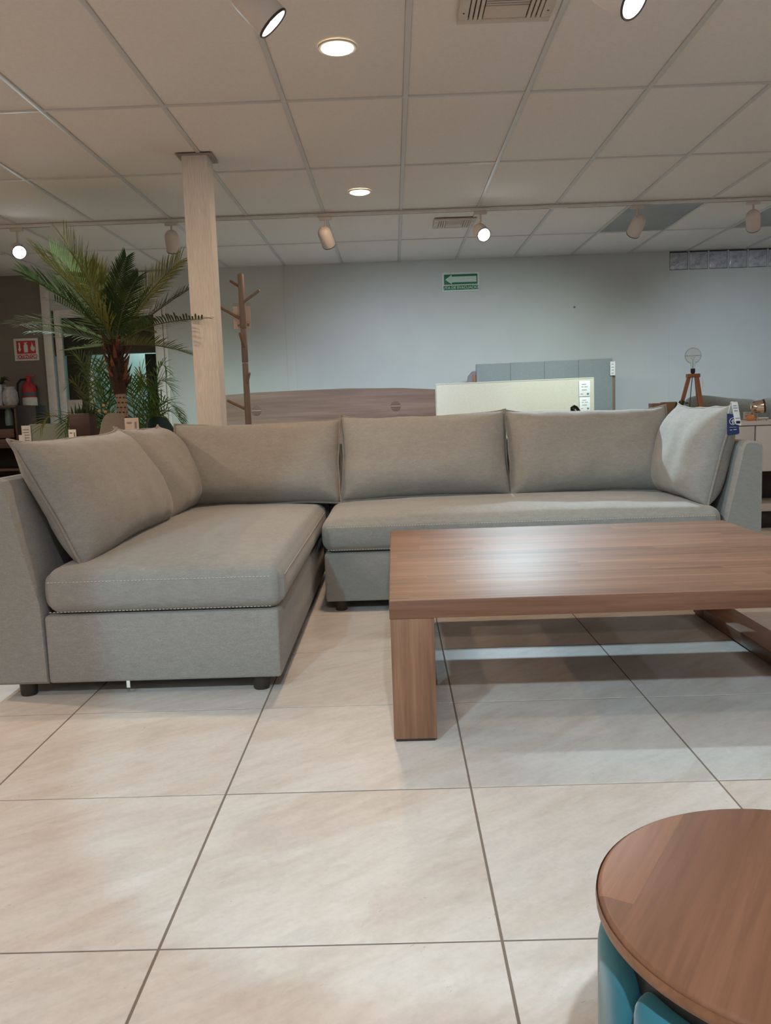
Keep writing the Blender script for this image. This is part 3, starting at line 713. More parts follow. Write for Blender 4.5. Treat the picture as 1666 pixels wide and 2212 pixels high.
def on_shelf():
    z = 1.111
    gv = G().lathe([(0, 0), (.06, 0), (.075, .05), (.07, .13), (.045, .17), (.05, .185), (.04, .185), (.035, .16), (0, .15)], (-3.83, 8.55, z), 20)
    solo('ceramic_vase', gv, plain('pale_grey_glaze', (.36, .37, .40), .35, var=.25, scale=30), 'pale grey patterned vase on the left shelf unit', 'vase')
    bk_ = solo('display_box', G().rbox((-3.985, 8.52, z), (-3.90, 8.64, z+.21), .004), plain('blue_white_box', (.34, .37, .43), .6, var=.4, scale=22), 'small blue and white printed box beside the grey vase', 'box')
    t = thing('potted_plant', 'small dark green fern at the left edge on the shelf unit', 'plant', (-4.02, 8.68, z))
    mesh_obj('pot', G().lathe([(0, 0), (.05, 0), (.065, .1), (.058, .1), (.05, .09), (0, .09)], (-4.02, 8.68, z), 18), M_DKMETAL, t)
    g = G()
    for k in range(26):
        a = random.uniform(0, 2*pi); L_ = random.uniform(.1, .22); p = V((-4.02, 8.68, z+.1)); d = V((cos(a), sin(a)*.5, 0))
        q1 = p+d*L_*.5+V((0, 0, L_*.95)); q2 = p+d*L_+V((0, 0, L_*.75)); sd = V((-sin(a), cos(a), 0))*.014
        g.add([p, q1-sd, q1+sd, q2], [(0, 1, 2), (1, 3, 2)])
    mesh_obj('foliage', g, M_LEAFD, t, 0, 'stuff')
    solo('glass_jar', G().lathe([(0, 0), (.04, 0), (.045, .03), (.04, .14), (.03, .16), (.03, .18), (0, .18)], (-3.86, 8.56, .911), 16), plain('sea_glass', (.17, .25, .25), .3), 'sea green jar inside the dark shelf unit', 'jar')
on_shelf()
solo('speaker_box', G().rbox((-3.70, 8.35, 0), (-3.50, 8.6, 1.10), .006), M_BLACK, 'tall black box standing between shelf unit and extinguisher', 'box')
# pale sage armchair
M_SAGE = fabric('pale_sage_cloth', (.30, .35, .30), .05, .04)
ac = thing('armchair', 'pale sage upholstered armchair behind the left sofa back', 'chair', (-2.75, 7.2, 0))
mesh_obj('backrest', G().rbox((-3.03, 7.0, .30), (-2.45, 7.10, .925), .03, 3), M_SAGE, ac)
mesh_obj('seat', G().rbox((-3.0, 7.11, .28), (-2.48, 7.65, .45), .03, 3), M_SAGE, ac)
for x in (-3.04, -2.50): mesh_obj('armrest', G().rbox((x, 7.11, .28), (x+.06, 7.6, .62), .02, 2), M_SAGE, ac)
for x in (-2.98, -2.5):
    for yy in (7.05, 7.58): mesh_obj('leg', G().cyl((x, yy, 0), (x, yy, .29), .015, .02, 10), M_DKMETAL, ac)
pt = thing('price_tag', 'white price papers hanging on the sage armchair back', 'price tag', (-3.06, 6.97, .8))
mesh_obj('paper_sheet', G().rbox((-3.06, 6.985, .76), (-2.985, 6.988, .915), .0005), M_PAPER, pt)
mesh_obj('paper_sheet', G().rbox((-3.085, 6.978, .74), (-3.035, 6.981, .84), .0005), M_PAPER, pt)
pg = G()
for k in range(5): pg.box((-3.05, 6.9835, .79+k*.022), (-3.0, 6.985, .796+k*.022))
mesh_obj('printed_lines', pg, M_INK, pt, 0)

# ---- fronds
def frond(name, pts, L, mat, parent, n=26, w=.0105, sweep=.55, twist=0, droop=.10, pairs_up=0.25, stem=.006):
    """pts: base, control, tip of the rachis; two rows of narrow folded leaflets"""
    b, c, t = [V(p) for p in pts]; g = G(); N = 14
    cur = [b*(1-s)**2 + c*2*s*(1-s) + t*s*s for s in [i/N for i in range(N+1)]]
    g.mi = 0; g.tube(cur, [stem*(1-.8*i/N) for i in range(N+1)], 5)
    g.mi = 1
    ref = V((0, -1, 0))
    for i in range(n):
        s = .16+.84*i/(n-1)
        p = b*(1-s)**2 + c*2*s*(1-s) + t*s*s; tg = ((c-b)*(1-s)+(t-c)*s).normalized()
        side0 = tg.cross(V((0, 0, 1)))
        if side0.length < .15: side0 = V((1, 0, 0))
        side0.normalize(); nrm = side0.cross(tg).normalized()
        side = side0*cos(twist)+nrm*sin(twist); nrm = side.cross(tg).normalized()
        if nrm.z < 0 and abs(twist) < .6: nrm = -nrm
        ll = L*(.45+.55*sin(pi*min(1, (s*.92)**.8)))*random.uniform(.88, 1.1)
        sw = sweep + .5*s
        for sg in (-1, 1):
            d = (side*sg*cos(sw) + tg*sin(sw) + nrm*pairs_up*random.uniform(.5, 1.3)).normalized()
            m1 = p+d*ll*.35; m2 = p+d*ll*.7-V((0, 0, droop*ll*.35)); e = p+d*ll-V((0, 0, droop*ll))
            wv = d.cross(nrm).normalized()*w; up_ = nrm*w*.35
            g.add([p-wv*.3, p+wv*.3, m1-wv*.5+up_, m1+wv*.5-up_*.0, m2-wv*.4+up_, m2+wv*.4, e], [(0, 1, 3, 2), (2, 3, 5, 4), (4, 5, 6)])
    return mesh_obj(name, g, [M_STEM, mat], parent, 0)

# ---- big palm
PX, PY = -1.925, 6.0
pm = thing('potted_palm', 'tall potted palm with fibrous crown and dotted trunk left of the column', 'plant', (PX, PY, 0))
mesh_obj('pot', G().lathe([(0, 0), (.15, 0), (.19, .36), (.20, .38), (.18, .38), (.165, .33), (0, .33)], (PX, PY, 0), 28), plain('brown_planter', (.06, .035, .025), .6), pm)
mesh_obj('soil', G().lathe([(0, .336), (.165, .336), (.165, .331), (0, .331)], (PX, PY, 0), 20), M_FIBRE, pm)
def trk(z): return V((PX+.022*sin(z*2.0)-.02*(z-1), PY, z))
mesh_obj('trunk', G().tube([trk(.33+i*.09) for i in range(12)], [.046-.0012*i for i in range(12)], 16), M_BARK, pm)
g = G()
for k in range(19):   # dark leaf scars in a lattice
    for q in range(9):
        z = .55+k*.034; a = 2*pi*(q+.5*(k % 2))/9; cc = trk(z); r = .0465-.0012*(z-.33)/.09
        d = V((cos(a), sin(a), 0)); s_ = V((-sin(a), cos(a), 0)); p = cc+d*r
        g.add([p-s_*.011, p-V((0, 0, .006))+d*.002, p+s_*.011, p+V((0, 0, .005))+d*.002], [(0, 1, 2, 3)])
mesh_obj('leaf_scars', g, M_FIBRE, pm, 0, 'stuff')
mesh_obj('fibre_sheath', G().tube([trk(z) for z in (1.12, 1.2, 1.28, 1.36, 1.44, 1.5)], [.04, .056, .062, .055, .045, .03], 16), M_FIBRE, pm)
for k in range(34):
    a = k*2.4; z = 1.16+.0085*k; p = trk(z); d = V((cos(a), sin(a), 0)); s_ = V((-sin(a), cos(a), 0))*.014
    g = G(); b0 = p+d*.045; m_ = b0+d*.035+V((0, 0, .05)); e = b0+d*random.uniform(.04, .075)+V((0, 0, random.uniform(.08, .13)))
    g.add([b0-s_, b0+s_, m_+s_*.8, m_-s_*.8, e, b0-s_+d*-.012, b0+s_+d*-.012], [(0, 1, 2, 3), (3, 2, 4), (5, 3, 4), (6, 4, 2)])
    mesh_obj('leaf_stub', g, M_FIBRE2 if k % 2 else M_FIBRE, pm, 0)
crown = trk(1.45)
def pf(ctrl, tip, dc, dt, L, mat, n=26, **kw):
    L *= 1.25; n = int(n*1.25)
    c_ = at(ctrl[0], ctrl[1], PY+dc); t_ = at(tip[0], tip[1], PY+dt)
    frond('frond', (crown+V((random.uniform(-.02, .02), random.uniform(-.02, .02), 0)), c_, t_), L, mat, pm, n, **kw)
pf((218, 640), (138, 518), -.1, -.15, .27, M_LEAFY, 34, twist=.55)
pf((205, 655), (88, 556), -.1, -.3, .27, M_LEAFY, 34, twist=.35)
pf((205, 635), (112, 545), .15, .2, .24, M_LEAF, 30, twist=.6)
pf((195, 670), (62, 600), .1, -.1, .24, M_LEAFD, 28, twist=-.15)
pf((220, 600), (165, 585), .15, .25, .22, M_LEAFY, 28, twist=.9)
pf((150, 690), (42, 703), -.25, -.5, .17, M_LEAFP, 32, twist=.35)
pf((165, 715), (75, 715), -.2, -.35, .15, M_LEAFP, 26, twist=.6)
pf((240, 650), (272, 558), -.1, -.2, .13, M_LEAFD, 26, twist=.7)
pf((262, 650), (298, 600), -.2, -.3, .13, M_LEAFD, 24, twist=.3)
pf((300, 645), (388, 565), .1, .15, .18, M_LEAFY, 34, twist=.75)
pf((305, 650), (380, 592), .2, .3, .18, M_LEAF, 28, twist=.4)
pf((330, 672), (405, 628), .05, -.05, .16, M_LEAFD, 28, twist=-.1)
pf((315, 690), (436, 690), -.3, -.9, .15, M_LEAFD, 28, twist=.15)
pf((330, 735), (408, 764), -.1, -.15, .15, M_LEAF, 28, twist=.35)
pf((290, 700), (335, 715), .3, .5, .16, M_LEAF, 22, twist=.3)
pf((215, 690), (120, 650), .3, .6, .18, M_LEAFD, 24, twist=.2)
pf((230, 660), (205, 590), .3, .5, .18, M_LEAF, 24, twist=.6)
pf((285, 670), (320, 630), .2, .4, .14, M_LEAFD, 22, twist=.5)
pf((225, 745), (150, 757), .2, .3, .12, M_LEAFP, 20, twist=.2)

# ---- two smaller palms behind
def small_palm(bx, by, label, fr):
    t = thing('potted_palm', label, 'plant', (bx, by, 0))
    mesh_obj('pot', G().lathe([(0, 0), (.12, 0), (.15, .30), (.135, .30), (.125, .27), (0, .27)], (bx, by, 0), 22), plain('dark_planter', (.03, .03, .03), .6), t)
    for (ctrl, tip, dy, L, mat, n, tw) in fr:
        base = V((bx+random.uniform(-.03, .03), by, .27)); mid = at(ctrl[0], ctrl[1], by+dy*.5)
        pts = (base, mid+(mid-base)*.25, at(tip[0], tip[1], by+dy))
        frond('frond', pts, L, mat, t, n, w=.0105, sweep=.5, twist=tw, droop=.15)
b1 = at(232, 960, 7.0)
small_palm(b1.x, 7.0, 'slender green palm whose thin stems rise left of the tall palm trunk',
    [((205, 840), (165, 768), -.1, .20, M_LEAF, 18, .8), ((215, 800), (180, 800), .1, .22, M_LEAFA, 18, .5), ((228, 790), (205, 855), -.2, .20, M_LEAFA, 18, .7),
     ((235, 800), (245, 860), -.1, .20, M_LEAFA, 16, .6), ((190, 850), (150, 830), .0, .16, M_LEAFY, 16, .4), ((150, 880), (88, 925), -.3, .16, M_LEAFY, 22, .6), ((175, 870), (140, 930), -.2, .19, M_LEAFA, 22, .6),
     ((225, 850), (250, 880), .1, .15, M_LEAFY, 16, .4), ((210, 780), (225, 800), .2, .16, M_LEAF, 16, .5)])
b2 = at(300, 960, 6.7)
small_palm(b2.x, 6.7, 'bushy dark green palm right of the tall palm trunk',
    [((320, 850), (385, 895), -.2, .20, M_LEAFA, 24, .3), ((315, 820), (370, 840), .1, .22, M_LEAFA, 24, .5), ((300, 830), (330, 860), -.3, .20, M_LEAFA, 22, .4),
     ((300, 810), (310, 825), .1, .20, M_LEAFY, 20, .6), ((330, 870), (392, 915), -.1, .16, M_LEAFA, 24, .2), ((290, 840), (275, 850), .1, .2, M_LEAFA, 20, .5), ((330, 800), (360, 800), .2, .14, M_LEAFA, 18, .2),
     ((310, 870), (350, 915), -.35, .17, M_LEAFA, 22, .5)])
# small yellow-fruited plant
c = at(215, 893, 6.6); yp = thing('potted_plant', 'small bushy plant with yellow fruits below the slender palm', 'plant', (c.x, 6.6, 0))
mesh_obj('plant_stand', G().cyl((c.x, 6.6, 0), (c.x, 6.6, .78), .05, .05, 14), M_DKMETAL, yp)
mesh_obj('pot', G().lathe([(0, .78), (.07, .78), (.09, .88), (0, .88)], (c.x, 6.6, 0), 18), M_DKMETAL, yp)
g = G()
for k in range(60):
    p = V((c.x+random.gauss(0, .06), 6.6+random.gauss(0, .04), .90+random.uniform(0, .12))); a = random.uniform(0, 6.28); d = V((cos(a), sin(a), .3))*.03; s_ = V((-sin(a), cos(a), 0))*.012
    g.add([p-d, p-s_, p+d, p+s_], [(0, 1, 2, 3)])
mesh_obj('foliage', g, M_LEAFD, yp, 0, 'stuff')
M_FRUIT = plain('yellow_fruit', (.55, .42, .08), .4)
for px, py in ((215, 888), (228, 890), (224, 876), (240, 895)):
    q = at(px, py, 6.52); mesh_obj('fruit', G().lathe([(0, -.013), (.009, -.009), (.013, 0), (.009, .009), (0, .013)], q, 12), M_FRUIT, yp)

# ---- low dark table with planter and price card
M_CON = plain('dark_table_top', (.05, .03, .022), .5)
ca = at(178, 960, 5.75)
lt = thing('side_table', 'small dark table hidden behind the near left cushion, under the leather planter', 'table', (ca.x, 5.72, 0))
mesh_obj('tabletop', G().rbox((ca.x-.22, 5.50, .775), (ca.x+.10, 5.95, .80), .004), M_CON, lt)
for x in (ca.x-.20, ca.x+.06):
    for yy in (5.52, 5.90): mesh_obj('leg', G().rbox((x, yy, 0), (x+.03, yy+.03, .775), .003), M_CON, lt)
pl = thing('planter_box', 'dark brown leather planter holding stiff snake plant leaves', 'planter', (-2.12, 5.8, .80))
mesh_obj('box', G().rbox((-2.185, 5.73, .80), (-2.045, 5.87, .992), .004, 2), wood('brown_leather', (.035, .016, .012), (.05, .024, .018), (.065, .03, .022), 0, 0, .5), pl)
for k in range(16):
    x, yy = -2.115+random.uniform(-.085, .075), 5.8+random.uniform(-.05, .05); h = random.uniform(.03, .085); s_ = .010
    e = (x+random.uniform(-.03, .03), yy, .99+h)
    mesh_obj('snake_leaf', G().add([(x-s_, yy, .985), (x, yy-.005, .985), (x+s_, yy, .985), e], [(0, 1, 3), (1, 2, 3), (2, 0, 3)]), M_LEAFD, pl, 0)
def card(px0, py0, px1, py1, Y, label, paper, parent_name='price_card', lines=True):
    a, b = at(px0, py0, Y), at(px1, py1, Y); x0, x1, z1, z0 = a.x, b.x, a.z, b.z
    t = thing(parent_name, label, 'price card', ((x0+x1)/2, Y, z0))
    hz = z0+(z1-z0)*.85
    mesh_obj('acrylic_holder', G().rbox((x0-.002, Y+.001, z0), (x1+.002, Y+.005, z1), .001), M_CLEAR, t)
    mesh_obj('card', G().rbox((x0, Y-.001, z0), (x1, Y+.0005, hz), .0003), paper, t)
    mesh_obj('acrylic_foot', G().rbox((x0, Y+.006, z0), (x1, Y+.05, z0+.004), .001), M_CLEAR, t)
    W_ = x1-x0; g = G()
    for k, (u0, u1, v) in enumerate(((.15, .5, .78), (.15, .62, .45), (.15, .55, .30))):
        g.box((x0+W_*u0, Y-.002, z0+(hz-z0)*v), (x0+W_*u1, Y-.001, z0+(hz-z0)*(v+.07)))
    g.box((x0+W_*.7, Y-.002, z0+(hz-z0)*.6), (x0+W_*.85, Y-.001, z0+(hz-z0)*.85))
    mesh_obj('printed_marks', g, M_INK, t, 0)
card(147, 921, 167, 968, 5.62, 'small white price card in a clear holder before the leather planter', M_PAPER)
# taupe round-backed chair
M_TAUPE = fabric('taupe_cloth', (.215, .19, .165), .08, .06)
def shell_chair(cx, cy, w_, top, mat, label, name='dining_chair'):
    t = thing(name, label, 'chair', (cx, cy, 0)); g = G(); n = 18
    R_ = w_/2; rows = 8; vs = []; fs = []
    for layer in (0, 1):
        for j in range(rows+1):
            s = j/rows; z = .42+(top-.42)*s
            for i in range(n+1):
                a = -pi*(.04) - pi*(.92)*i/n; rr = R_-.035*layer; tap = 1-.28*max(0, s-.55)**1.5/.3
                zz = z if s < 1 else z
                zz = .42+(zz-.42)*(1-.35*abs(cos(a))**3*s)
                vs.append((cx+rr*cos(a)*tap, cy+rr*sin(a)*.75, zz))
    m_ = (rows+1)*(n+1)
    for j in range(rows):
        for i in range(n):
            a, b, c2, d = j*(n+1)+i, j*(n+1)+i+1, (j+1)*(n+1)+i+1, (j+1)*(n+1)+i
            fs += [(a, b, c2, d), (m_+a, m_+d, m_+c2, m_+b)]
    for i in range(n): fs += [(rows*(n+1)+i, rows*(n+1)+i+1, m_+rows*(n+1)+i+1, m_+rows*(n+1)+i), (i, m_+i, m_+i+1, i+1)]
    for j in range(rows):
        fs += [(j*(n+1), (j+1)*(n+1), m_+(j+1)*(n+1), m_+j*(n+1)), (j*(n+1)+n, m_+j*(n+1)+n, m_+(j+1)*(n+1)+n, (j+1)*(n+1)+n)]
    g.add(vs, fs); mesh_obj('backrest', g, mat, t, 60)
    mesh_obj('seat', G().lathe([(0, .40), (R_-.05, .40), (R_-.03, .43), (R_-.05, .47), (0, .48)], (cx, cy, 0), 24), mat, t)
    for sx in (-1, 1):
        for sy in (-1, 1): mesh_obj('leg', G().cyl((cx+sx*R_*.75, cy+sy*R_*.6, 0), (cx+sx*R_*.5, cy+sy*R_*.4, .41), .011, .017, 10), M_DKMETAL, t)
    return t
shell_chair(-1.82, 5.66, .36, .988, M_TAUPE, 'taupe upholstered round-backed chair in front of the tall palm trunk')
shell_chair(-1.72, 6.35, .36, .955, plain('dark_teal_velvet', (.012, .04, .045), .8, sheen=.3), 'dark teal round-backed chair peeking left of the corner cushion')
card(268, 893, 303, 960, 5.36, 'pale pink price card in a clear holder before the taupe chair', M_PINK)
pe = thing('pedestal', 'slim white pedestal hidden behind the sofa under the pink price card', 'pedestal', (-1.63, 5.39, 0))
_zc = at(303, 960, 5.36).z
mesh_obj('post', G().cyl((-1.625, 5.38, .02), (-1.625, 5.38, _zc-.012), .015, .015, 12), M_WHITE, pe); mesh_obj('foot', G().cyl((-1.625, 5.38, 0), (-1.625, 5.38, .02), .11, .10, 24), M_WHITE, pe)
mesh_obj('top_plate', G().rbox((-1.70, 5.34, _zc-.012), (-1.55, 5.43, _zc), .003), M_WHITE, pe)

# ---- coat rack
KX, KY = -1.022, 6.0
cr = thing('coat_rack', 'slim taupe wooden coat tree with angled pegs right of the column', 'coat rack', (KX, KY, 0))
segs = [(0.0, .86), (.86, 1.305), (1.305, 1.54), (1.54, 1.915)]
for k, (a, b) in enumerate(((.03, .62), (.625, 1.303), (1.307, 1.538), (1.542, 1.915))):
    top = [(.021, b-.002), (.016, b)] if k < 3 else [(.0215, b-.012), (.016, b-.003), (.008, b)]
    mesh_obj('pole_section', G().lathe([(.0, a), (.021, a), (.0225, a+.002)]+top+[(0, b)], (KX, KY, 0), 20), M_RACK, cr)
mesh_obj('base', G().lathe([(0, 0), (.19, 0), (.19, .02), (.18, .03), (0, .03)], (KX, KY, 0), 32), M_RACK, cr)
def peg(p0, p1, dy, m_=M_RACKP):
    a, b = at(*p0, KY), at(*p1, KY); b = V((b.x, KY+dy, b.z)); a = V((KX+(a.x-KX)*.2, KY, a.z))
    mesh_obj('peg', G().tube([a, a+(b-a)*.96, b], [.010, .010, .0075], 12), m_, cr)
peg((522, 622), (494, 604), .06); peg((524, 655), (563, 629), -.05, M_RACK); peg((526, 692), (472, 662), .05)
peg((530, 755), (524, 722), -.10); peg((534, 832), (543, 806), -.08, M_RACK); peg((536, 886), (489, 865), .04)
a, b = at(502, 655, 6.06), at(544, 711, 6.06)
ps = thing('price_card', 'pale pink price card in clear sleeve hanging behind the coat rack pole', 'price card', ((a.x+b.x)/2, 6.06, b.z))
mesh_obj('clear_sleeve', G().rbox((a.x, 6.056, b.z), (b.x, 6.060, a.z), .001), M_CLEAR, ps)
mesh_obj('card', G().rbox((a.x+.003, 6.051, b.z+.004), (b.x-.003, 6.055, a.z-.025), .0005), M_PINK, ps)
g = G(); g.box((a.x+.03, 6.049, b.z+.02), (a.x+.05, 6.051, b.z+.035)); g.box((b.x-.03, 6.049, b.z+.02), (b.x-.014, 6.051, b.z+.04)); mesh_obj('printed_marks', g, M_INK, ps, 0)
mesh_obj('hanging_string', G().tube([((a.x+b.x)/2, 6.055, a.z-.005), (KX, 6.04, a.z+.05), (KX, 6.028, a.z+.06)], .002, 5), M_INK, ps)

# ---- headboards on the wall
hb = thing('headboard', 'wide walnut veneer headboard with curved top and two round grips', 'headboard', (-.62, 8.75, 0))
def hb_poly():
    P = [(-2.0, .30), (.445, .30), (.445, 1.130), (.10, 1.155), (-.46, 1.170), (-.95, 1.166), (-1.40, 1.160), (-1.75, 1.142), (-1.93, 1.10), (-2.0, 1.02)]
    return P
P = hb_poly(); n = len(P)
g = G(); g.add([(x, 8.72, z) for x, z in P]+[(x, 8.76, z) for x, z in P], [tuple(range(n)), tuple(range(2*n-1, n-1, -1))]+[(i, (i+1) % n, n+(i+1) % n, n+i) for i in range(n)])
mesh_obj('panel', g, M_HEADB, hb, 20)
M_GRIP = wood('grip_walnut', (.09, .048, .036), (.13, .075, .056), (.17, .10, .08), 0, 0, .5, sc=.6)
for px, py in ((554, 887), (855, 877)):
    q = at(px, py, 8.715)
    gr = mesh_obj('round_grip', G().lathe([(0, -.004), (.048, -.004), (.05, -.002), (.05, .003), (0, .003)], (q.x, 8.718, q.z), 32, M=Matrix.Rotation(pi/2, 3, 'X')), M_GRIP, hb)
    mesh_obj('pale_line', G().box((q.x-.05, 8.711, q.z-.002), (q.x+.05, 8.7135, q.z+.002)), plain('pale_inlay', (.55, .42, .32), .5), gr)
for x in (-1.9, .36): mesh_obj('leg', G().rbox((x-.03, 8.762, 0), (x+.03, 8.80, 1.0), .003), M_HEADB, hb)

ch = thing('headboard', 'low cream linen headboard with piped edge and two white price sheets', 'headboard', (1.15, 8.35, 0))
a, b = at(941, 832, 8.3), at(1284, 814, 8.3)
mesh_obj('panel', G().rbox((a.x, 8.30, .20), (b.x, 8.38, 1.175), .012, 2, fn=lambda q: V((q.x, q.y, q.z+(.012 if q.z > 1 else 0)*(q.x-a.x)/(b.x-a.x)))), M_CREAM, ch)
mesh_obj('piping', G().tube([(a.x+.004, 8.302, .24), (a.x+.004, 8.302, 1.168), (b.x-.004, 8.302, 1.180), (b.x-.004, 8.302, .24)], .006, 6), M_CREAMP, ch)
for x in (a.x+.1, b.x-.1): mesh_obj('leg', G().rbox((x-.03, 8.32, 0), (x+.03, 8.36, .21), .003), M_DKMETAL, ch)
for k, (p0, p1) in enumerate((((1251, 823), (1275, 856)), ((1252, 858), (1275, 887)))):
    c0, c1 = at(*p0, 8.29), at(*p1, 8.29)
    t = tag(thing('price_sheet', 'x', 'price sheet', ((c0.x+c1.x)/2, 8.29, c1.z)), ('upper white price sheet on the cream headboard', 'lower white price sheet on the cream headboard')[k], 'price sheet')
    mesh_obj('sheet', G().rbox((c0.x, 8.288, c1.z), (c1.x, 8.291, c0.z), .0005), M_PAPER, t)
    g = G(); W_ = c1.x-c0.x; H_ = c0.z-c1.z
    for u0, u1, v in ((.25, .65, .75), (.2, .4, .6), (.5, .8, .6), (.25, .7, .4), (.15, .35, .14)): g.box((c0.x+W_*u0, 8.2865, c1.z+H_*v), (c0.x+W_*u1, 8.288, c1.z+H_*(v+.04)))
    mesh_obj('printed_lines', g, M_INK, t, 0)
    mesh_obj('teal_stamp', G().box((c0.x+W_*.7, 8.2865, c1.z+H_*.1), (c0.x+W_*.9, 8.288, c1.z+H_*.22)), plain('stamp_teal', (.08, .22, .26), .6), t, 0)
gh = thing('headboard', 'tall blue-grey upholstered headboard standing behind the cream one', 'headboard', (1.54, 8.85, 0))
a, b = at(1029, 788, 8.8), at(1324, 776, 8.8)
npan = 4; Wp = (b.x-a.x)/npan
for k in range(npan):
    mesh_obj('padded_panel', G().rbox((a.x+k*Wp, 8.80, .25), (a.x+(k+1)*Wp, 8.87, 1.372+.004*k), .007, 2), M_GREYF, gh, 60)
for x in (a.x-.035, b.x+.002): mesh_obj('side_post', G().rbox((x, 8.82, 0), (x+.03, 8.87, 1.27), .003), M_ORANGE if x < 1 else M_RACKP, gh)
c0 = at(1319, 781, 8.78); tg_ = thing('price_sheet', 'white price sheet on the upper right corner of the grey headboard', 'price sheet', (c0.x, 8.78, c0.z-.14))
mesh_obj('sheet', G().rbox((c0.x, 8.785, c0.z-.14), (c0.x+.05, 8.788, c0.z), .0005), M_PAPER, tg_)
g = G()
for v in (.02, .05, .08, .11): g.box((c0.x+.012, 8.7835, c0.z-.14+v), (c0.x+.035, 8.785, c0.z-.14+v+.006))
mesh_obj('printed_lines', g, M_INK, tg_, 0)
lh = G(); c0 = at(1008, 790, 9.0); P = [(c0.x, .2), (c0.x+1.3, .2), (c0.x+1.3, 1.33), (c0.x+.14, 1.33), (c0.x+.06, 1.31), (c0.x+.015, 1.26), (c0.x, 1.19)]; n = len(P)
lh.add([(x, 9.0, z) for x, z in P]+[(x, 9.06, z) for x, z in P], [tuple(range(n)), tuple(range(2*n-1, n-1, -1))]+[(i, (i+1) % n, n+(i+1) % n, n+i) for i in range(n)])
lb_ = solo('headboard', lh, M_LILAC, 'pale grey headboard whose rounded corner peeks out left of the blue-grey one', 'headboard', smooth=30)
for x in (c0.x+.1, c0.x+1.2): mesh_obj('leg', G().rbox((x-.03, 9.01, 0), (x+.03, 9.05, .205), .003), M_DKMETAL, lb_)
# dark lamp head peeking over the sofa back
c0 = at(1240, 886, 7.0); fl = thing('floor_lamp', 'black curved lamp head peeking over the sofa back before the cream headboard', 'lamp', (c0.x, 7.0, 0))
mesh_obj('base', G().lathe([(0, 0), (.12, 0), (.12, .015), (.03, .03), (0, .03)], (c0.x+.05, 7.0, 0), 24), M_BLACK, fl)
mesh_obj('pole', G().tube([(c0.x+.05, 7.0, .03), (c0.x+.05, 7.0, .78), (c0.x+.03, 7.0, .85)], .010, 10), M_BLACK, fl)
mesh_obj('lamp_head', G().tube([(c0.x+.055, 7.0, .80), (c0.x+.03, 7.0, .86), (c0.x, 7.0, .905), (c0.x-.012, 7.0, .925)], [.036, .036, .033, .018], 14), plain('gloss_black', (.01, .01, .011), .15), fl)
mesh_obj('silver_strip', G().tube([(c0.x+.04, 6.966, .80), (c0.x+.022, 6.964, .86), (c0.x+.003, 6.968, .90)], .005, 6), M_WHITE, fl)

# ---- right side: white console, tripod lamp, small things, grey sofa
cx0, cx1, cy0, cy1, ctop = 1.80, 3.35, 6.10, 6.48, .78
M_LACQ = plain('pale_lacquer', (.60, .55, .53), .45, var=.02)
co = thing('console', 'long white lacquered console behind the right end of the sofa', 'console', ((cx0+cx1)/2, 6.3, 0))
mesh_obj('top', G().rbox((cx0, cy0, ctop-.03), (cx1, cy1, ctop), .003), M_LACQ, co)
for k in range(2): mesh_obj('drawer_front', G().rbox((cx0+.005+k*.775, cy0+.006, .42), (cx0+.770+k*.775, cy0+.03, ctop-.036), .003), M_LACQ, co)
mesh_obj('drawer_box', G().rbox((cx0+.01, cy0+.031, .415), (cx1-.01, cy1, ctop-.031), .003), M_LACQ, co)
mesh_obj('shelf_board', G().rbox((cx0, cy0, .13), (cx1, cy1, .185), .003), M_LACQ, co)
for x in (cx0, cx1-.03): mesh_obj('side_panel', G().rbox((x, cy0+.005, .186), (x+.03, cy1, .414), .003), M_LACQ, co)
mesh_obj('back_panel', G().rbox((cx0+.03, cy1-.02, .186), (cx1-.03, cy1-.005, .414), .002), plain('dark_brown_board', (.035, .02, .016), .6), co)
mesh_obj('plinth', G().rbox((cx0+.06, cy0+.06, 0), (cx1-.06, cy1-.04, .13), .003), M_BLACK, co)
LX, LY = 2.187, 6.28
tl = thing('tripod_lamp', 'small wooden tripod lamp with a bare clear globe bulb', 'lamp', (LX, LY, ctop))
mesh_obj('tripod_head', G().rbox((LX-.042, LY-.03, 1.105), (LX+.045, LY+.03, 1.132), .003), M_ORANGE, tl)
for dx, dy, lb_x in ((-.125, -.03, -.028), (.06, -.07, .024), (.085, .08, .030)):
    p0, p1 = V((LX+lb_x, LY+dy*.2, 1.118)), V((LX+dx, LY+dy, ctop+.002)); d = (p1-p0).normalized(); s_ = d.cross(V((0, 1, 0))).normalized()*.012; t_ = d.cross(s_).normalized()*.009
    g = G(); g.add([p0+s_+t_, p0+s_-t_, p0-s_-t_, p0-s_+t_, p1+s_+t_, p1+s_-t_, p1-s_-t_, p1-s_+t_], [(0,1,2,3),(4,7,6,5),(0,4,5,1),(1,5,6,2),(2,6,7,3),(3,7,4,0)])
    mesh_obj('leg', g, M_ORANGE, tl, 0)
mesh_obj('socket', G().lathe([(0, 1.132), (.010, 1.133), (.016, 1.142), (.016, 1.168), (.0135, 1.17), (0, 1.17)], (LX, LY, 0), 16), M_BLACK, tl)
def globe(r, cz): return [(r*sin(a), cz+r*cos(a)) for a in [pi*i/16 for i in range(15)]]
bulb = mesh_obj('bulb', G().lathe([(0.0001, 1.262+.058)]+globe(.058, 1.262)[1:]+[(.016, 1.198), (.0125, 1.17)], (LX, LY, 0), 32), M_CLEAR, tl, 80)
mesh_obj('filament', G().tube([(LX-.002, LY, 1.172), (LX-.004, LY, 1.235), (LX-.018, LY, 1.25), (LX-.006, LY, 1.256), (LX+.004, LY, 1.248), (LX+.016, LY, 1.255), (LX+.004, LY, 1.235), (LX+.002, LY, 1.172)], .0012, 5), M_CHROME, bulb)
